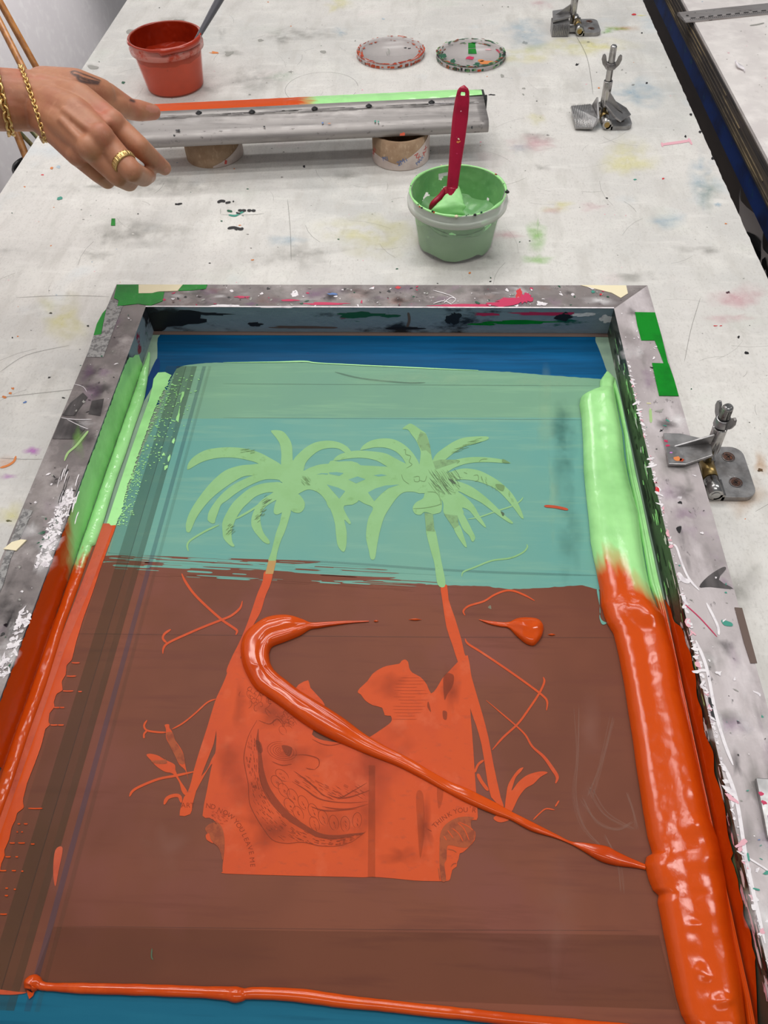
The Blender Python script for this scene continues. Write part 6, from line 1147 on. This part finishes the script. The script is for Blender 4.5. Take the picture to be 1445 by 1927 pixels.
# ================================================================== PERSON: FOREARM AND HAND
per = empty('person', tuple(W(60, 190, .22)), 'person reaching in from the left, bare arm, gold bracelets and ring', 'person')
bmh = bmesh.new()
def cap(pa, pb, ra, rb):
    d_ = pb - pa; L_ = d_.length; Q = d_.to_track_quat('Z', 'Y').to_matrix().to_4x4(); n = 16; rings = []
    prof_ = [(ra * math.cos(t_), -ra * math.sin(t_)) for t_ in np.linspace(PI / 2 - .05, 0, 5)] + [(rb * math.cos(t_), L_ + rb * math.sin(t_)) for t_ in np.linspace(0, PI / 2 - .05, 5)]
    for r_, z in prof_: rings.append([bmh.verts.new(pa + Q.to_3x3() @ Vector((r_ * math.cos(2 * PI * k / n), r_ * math.sin(2 * PI * k / n), z))) for k in range(n)])
    for a_, b_ in zip(rings, rings[1:]):
        for k in range(n): bmh.faces.new((a_[k], a_[(k + 1) % n], b_[(k + 1) % n], b_[k]))
    bmh.faces.new(rings[0][::-1]); bmh.faces.new(rings[-1])
HZ = .0
def H(u, v, z): return W(u, v, z + HZ)
mm = .001
def chain(pts):
    for (a_, ra), (b_, rb) in zip(pts, pts[1:]): cap(a_, b_, ra * mm, rb * mm)
# wrist and forearm (flattened: two parallel bones)
chain([(H(-620, 130, .330), 33), (H(-330, 150, .300), 32), (H(-60, 172, .262), 23), (H(72, 174, .240), 20.5), (H(110, 172, .236), 20)])
chain([(H(-620, 190, .320), 33), (H(-330, 198, .290), 31), (H(-60, 198, .255), 23), (H(60, 206, .234), 20.5), (H(100, 215, .230), 20)])
chain([(H(-120, 186, .268), 25), (H(-20, 187, .252), 23), (H(60, 190, .241), 21.5), (H(110, 195, .240), 21)])
# palm
chain([(H(85, 165, .240), 20), (H(145, 165, .242), 18), (H(190, 176, .230), 15)])
chain([(H(85, 178, .240), 20), (H(150, 190, .245), 17), (H(212, 232, .232), 13.0)])
chain([(H(85, 195, .240), 20), (H(140, 215, .246), 17), (H(190, 258, .236), 13.0)])
chain([(H(85, 208, .236), 20), (H(125, 235, .240), 16), (H(168, 279, .230), 12.0)])
chain([(H(82, 218, .230), 19), (H(112, 250, .230), 15), (H(146, 292, .220), 11.0)])
chain([(H(90, 200, .222), 18), (H(150, 215, .222), 18), (H(190, 235, .214), 14)])
chain([(H(100, 225, .218), 16), (H(140, 262, .212), 15), (H(168, 285, .206), 11)])
# thumb
chain([(H(150, 172, .236), 17), (H(200, 180, .222), 14.0), (H(246, 206, .200), 11.0), (H(262, 208, .196), 11.2), (H(288, 211, .188), 8.6)])
chain([(H(190, 200, .220), 14), (H(225, 200, .210), 11.5), (H(246, 206, .200), 11.0)])
# index
chain([(H(212, 232, .230), 12.4), (H(262, 276, .216), 10.6), (H(288, 300, .196), 9.4), (H(309, 316, .180), 7.6)])
# middle
chain([(H(190, 258, .234), 12.4), (H(248, 322, .214), 10.4), (H(269, 333, .194), 9.4), (H(280, 330, .176), 7.8)])
# ring finger
chain([(H(168, 279, .228), 11.8), (H(222, 332, .206), 9.8), (H(242, 343, .188), 9.0), (H(248, 338, .170), 7.8)])
# little finger
chain([(H(146, 292, .218), 10.6), (H(184, 327, .199), 8.8), (H(201, 341, .185), 7.8), (H(208, 338, .170), 6.8)])
# tendons and knuckles
for a_, b_ in (((122, 190, .2535), (205, 230, .2400)), ((122, 208, .2555), (184, 255, .2435)), ((116, 226, .2500), (164, 276, .2360))):
    cap(H(*a_), H(*b_), .0040, .0040)
for a_, r_ in (((212, 232, .2335), 12.6), ((190, 258, .238), 12.6), ((168, 279, .2315), 12.0), ((146, 292, .2205), 11)): cap(H(*a_), H(*a_) + Vector((.001, -.001, .001)), r_ * mm, r_ * mm)
me = bpy.data.meshes.new('arm_raw'); bmh.to_mesh(me); bmh.free()
raw = bpy.data.objects.new('arm_raw', me); COL.objects.link(raw)
rm = raw.modifiers.new('r', 'REMESH'); rm.mode = 'VOXEL'; rm.voxel_size = .0015; rm.use_smooth_shade = True
smo = raw.modifiers.new('s', 'SMOOTH'); smo.iterations = 9; smo.factor = .5
bpy.context.view_layer.update()
me2 = bpy.data.meshes.new_from_object(raw.evaluated_get(bpy.context.evaluated_depsgraph_get())); bpy.data.objects.remove(raw)
me2.name = 'arm'
for p in me2.polygons: p.use_smooth = True
nv = len(me2.vertices); co = np.zeros(nv * 3); me2.vertices.foreach_get('co', co); co = co.reshape(-1, 3); nr_ = np.zeros(nv * 3); me2.vertices.foreach_get('normal', nr_); nr_ = nr_.reshape(-1, 3)
q = (co - np.array([0, 0, T + HC])) @ ROT; U = q[:, 0] / q[:, 2] * FPX + PW / 2; Vv = q[:, 1] / q[:, 2] * FPX + PH / 2; facing = np.einsum('ij,ij->i', nr_, np.array([0, 0, T + HC]) - co) > 0
def inpoly(U, V_, poly):
    r_ = np.zeros(len(U), bool); n = len(poly)
    for i in range(n):
        x0, y0 = poly[i]; x1, y1 = poly[(i + 1) % n]
        c_ = ((y0 > V_) != (y1 > V_)) & (U < (x1 - x0) * (V_ - y0) / (y1 - y0 + 1e-9) + x0); r_ ^= c_
    return r_
tat = np.zeros(nv)
def stroke(pts, w_):
    P = smooth(pts, False, 8)
    d_ = np.full(nv, 1e9)
    for a_, b_ in zip(P, P[1:]):
        ax_, ay_ = b_[0] - a_[0], b_[1] - a_[1]; L2 = ax_ * ax_ + ay_ * ay_ + 1e-9; t_ = np.clip(((U - a_[0]) * ax_ + (Vv - a_[1]) * ay_) / L2, 0, 1); d_ = np.minimum(d_, np.hypot(U - a_[0] - t_ * ax_, Vv - a_[1] - t_ * ay_))
    return np.clip(1.3 - d_ / (w_ / 2), 0, 1)
for pts, w_ in [([(133, 135), (142, 134), (158, 140), (172, 145), (189, 152)], 3.2), ([(134, 136), (140, 141), (152, 145), (160, 150), (186, 155)], 5), ([(146, 146), (152, 152), (164, 155), (184, 157)], 7), ([(156, 146), (170, 150), (188, 154)], 2.6), ([(140, 139), (150, 142)], 2.4)]: tat = np.maximum(tat, stroke(pts, w_))
tat = np.maximum(tat, stroke([(246, 188.5), (250, 190), (252, 190.5)], 6)); tat *= facing * .85
nail = np.zeros(nv)
for poly in ([(276, 197), (290, 198), (299, 204), (297, 211), (284, 213), (274, 206)], [(308, 318), (316, 316), (319, 322), (312, 327)]): nail = np.maximum(nail, inpoly(U, Vv, poly) * 1.0)
nail *= facing * .6
for nm, vals in (('tattoo', tat), ('nail', nail)):
    a_ = me2.attributes.new(nm, 'FLOAT', 'POINT'); a_.data.foreach_set('value', vals)
me2.materials.clear(); me2.materials.append(M['skin'])
me2.transform(Matrix.Translation(-Vector(per['_o']))); arm = bpy.data.objects.new('arm', me2); COL.objects.link(arm); arm.parent = per
# bracelets and ring fitted around the skin by casting rays inwards
from mathutils.bvhtree import BVHTree
bv = BVHTree.FromPolygons([tuple(v) for v in co], [list(p.vertices) for p in me2.polygons])
def loop_on_skin(c_, axis, n, off=.0012, start=None, tilt=None):
    axis = axis.normalized(); x = axis.cross(Vector((0, 0, 1))).normalized(); y = axis.cross(x).normalized(); pts = []
    for k in range(n):
        a_ = 2 * PI * k / n; d_ = x * math.cos(a_) + y * math.sin(a_); hit = bv.ray_cast(c_ + d_ * .12, -d_, .12)
        p = hit[0] + d_ * off if hit[0] is not None else c_ + d_ * .035; pts.append(p)
    return pts
def bracelet(c_, axis, nl, rl, rt_w, label, plate=False, sag=None):
    P = loop_on_skin(c_, axis, 160, .0020); P2 = resample([tuple(p) for p in P + [P[0]]], nl + 1)[:-1]; g = MB()
    for k, p in enumerate(P2):
        nx = P2[(k + 1) % nl]; d_ = (nx - P2[k - 1]).normalized(); rad_ = (p - c_); rad_ = (rad_ - d_ * rad_.dot(d_)).normalized(); o_ = d_.cross(rad_)
        rot = 1.0 if k % 2 else -1.0; e1 = d_; e2 = (o_ * math.cos(.75 * rot) + rad_ * math.sin(.75 * rot)).normalized(); e3 = e1.cross(e2)
        if sag: p = p + sag * max(0, -(rad_.z))
        if plate and 8 < k % nl < 13 : e2 = o_; 
        rows = []
        for i in range(12):
            a_ = 2 * PI * i / 12; cc_ = p + e1 * math.cos(a_) * rl * 1.25 + e2 * math.sin(a_) * rl; dd = (e1 * math.cos(a_) + e2 * math.sin(a_)); rows.append([cc_ + (dd * math.cos(b_) + e3 * math.sin(b_)) * rt_w for b_ in [2 * PI * q_ / 7 for q_ in range(7)]])
        rows.append(rows[0]); g.grid(rows, 'gold', closed=True)
    o_ = g.build('bracelet', per); o_['label'] = label
arm_dir = H(110, 190, .236) - H(-60, 187, .258)
w1 = H(56, 190, .236); pU, pD = H(36, 128, .236), H(74, 248, .236); seen = (pD - pU).normalized(); view = (w1 - Vector((0, 0, T + HC))).normalized(); ax1 = seen.cross(view).normalized(); ax1 = (ax1 + arm_dir.normalized() * .35 * (1 if ax1.dot(arm_dir) > 0 else -1)).normalized()
bracelet(H(56, 190, .232), ax1, 56, .0023, .0010, 'thin gold chain bracelet nearer the hand')
w2 = H(8, 195, .24); seen = (H(16, 240, .24) - H(-6, 150, .24)).normalized(); ax2 = seen.cross((w2 - Vector((0, 0, T + HC))).normalized())
bracelet(H(6, 192, .240), ax2, 38, .0036, .0014, 'heavier gold link bracelet at the edge of the photo', True)
m0, m1 = H(190, 258, .234), H(248, 322, .214); axn = (m1 - m0).normalized(); ctr = m0.lerp(m1, .74); g = MB(); rows = []
rx_ = axn.cross(Vector((0, 0, 1))).normalized(); ry_ = axn.cross(rx_); P = [ctr + (rx_ * math.cos(2 * PI * k / 48) + ry_ * math.sin(2 * PI * k / 48)) * .0108 for k in range(48)]
for k, p in enumerate(P + [P[0]]):
    r_ = (p - ctr).normalized(); hw = .0034; rows.append([p + axn * hw * a_ + r_ * b_ for a_, b_ in ((-1, 0), (-1, .0007), (-.5, .0011), (.5, .0011), (1, .0007), (1, 0))])
g.grid(rows, 'gold', closed=True)
for k in range(0, 48, 2):
    p = P[k]; r_ = (p - ctr).normalized(); tn = axn.cross(r_); q_ = p + r_ * .0011; g.add([q_ + axn * .0028 + tn * .0006, q_ + axn * .0028 - tn * .0006, q_ - axn * .0028 - tn * .0006, q_ - axn * .0028 + tn * .0006, q_ + r_ * .0004], [(0, 1, 4), (1, 2, 4), (2, 3, 4), (3, 0, 4)], 'gold')
o_ = g.build('ring', per); o_['label'] = 'broad gold ring on the middle finger'

# pieces that belong to one part of a thing hang under that part
NEST = {'rivet': 'handle', 'ink_smear': 'tub_body', 'rim_ink': 'rim', 'wing_nut': 'bolt', 'sleeve': 'bolt', 'screw': 'base_plate', 'hinge_pin': 'swivel', 'ink_coat': 'blade', 'end_cap': 'blade'}
for root in [o for o in COL.objects if o.parent is None and o.type == 'EMPTY']:
    parts = {}
    for c_ in root.children: parts.setdefault(c_.name.split('.')[0], c_)
    for c_ in list(root.children):
        q_ = parts.get(NEST.get(c_.name.split('.')[0]))
        if q_ is not None: c_.parent = q_
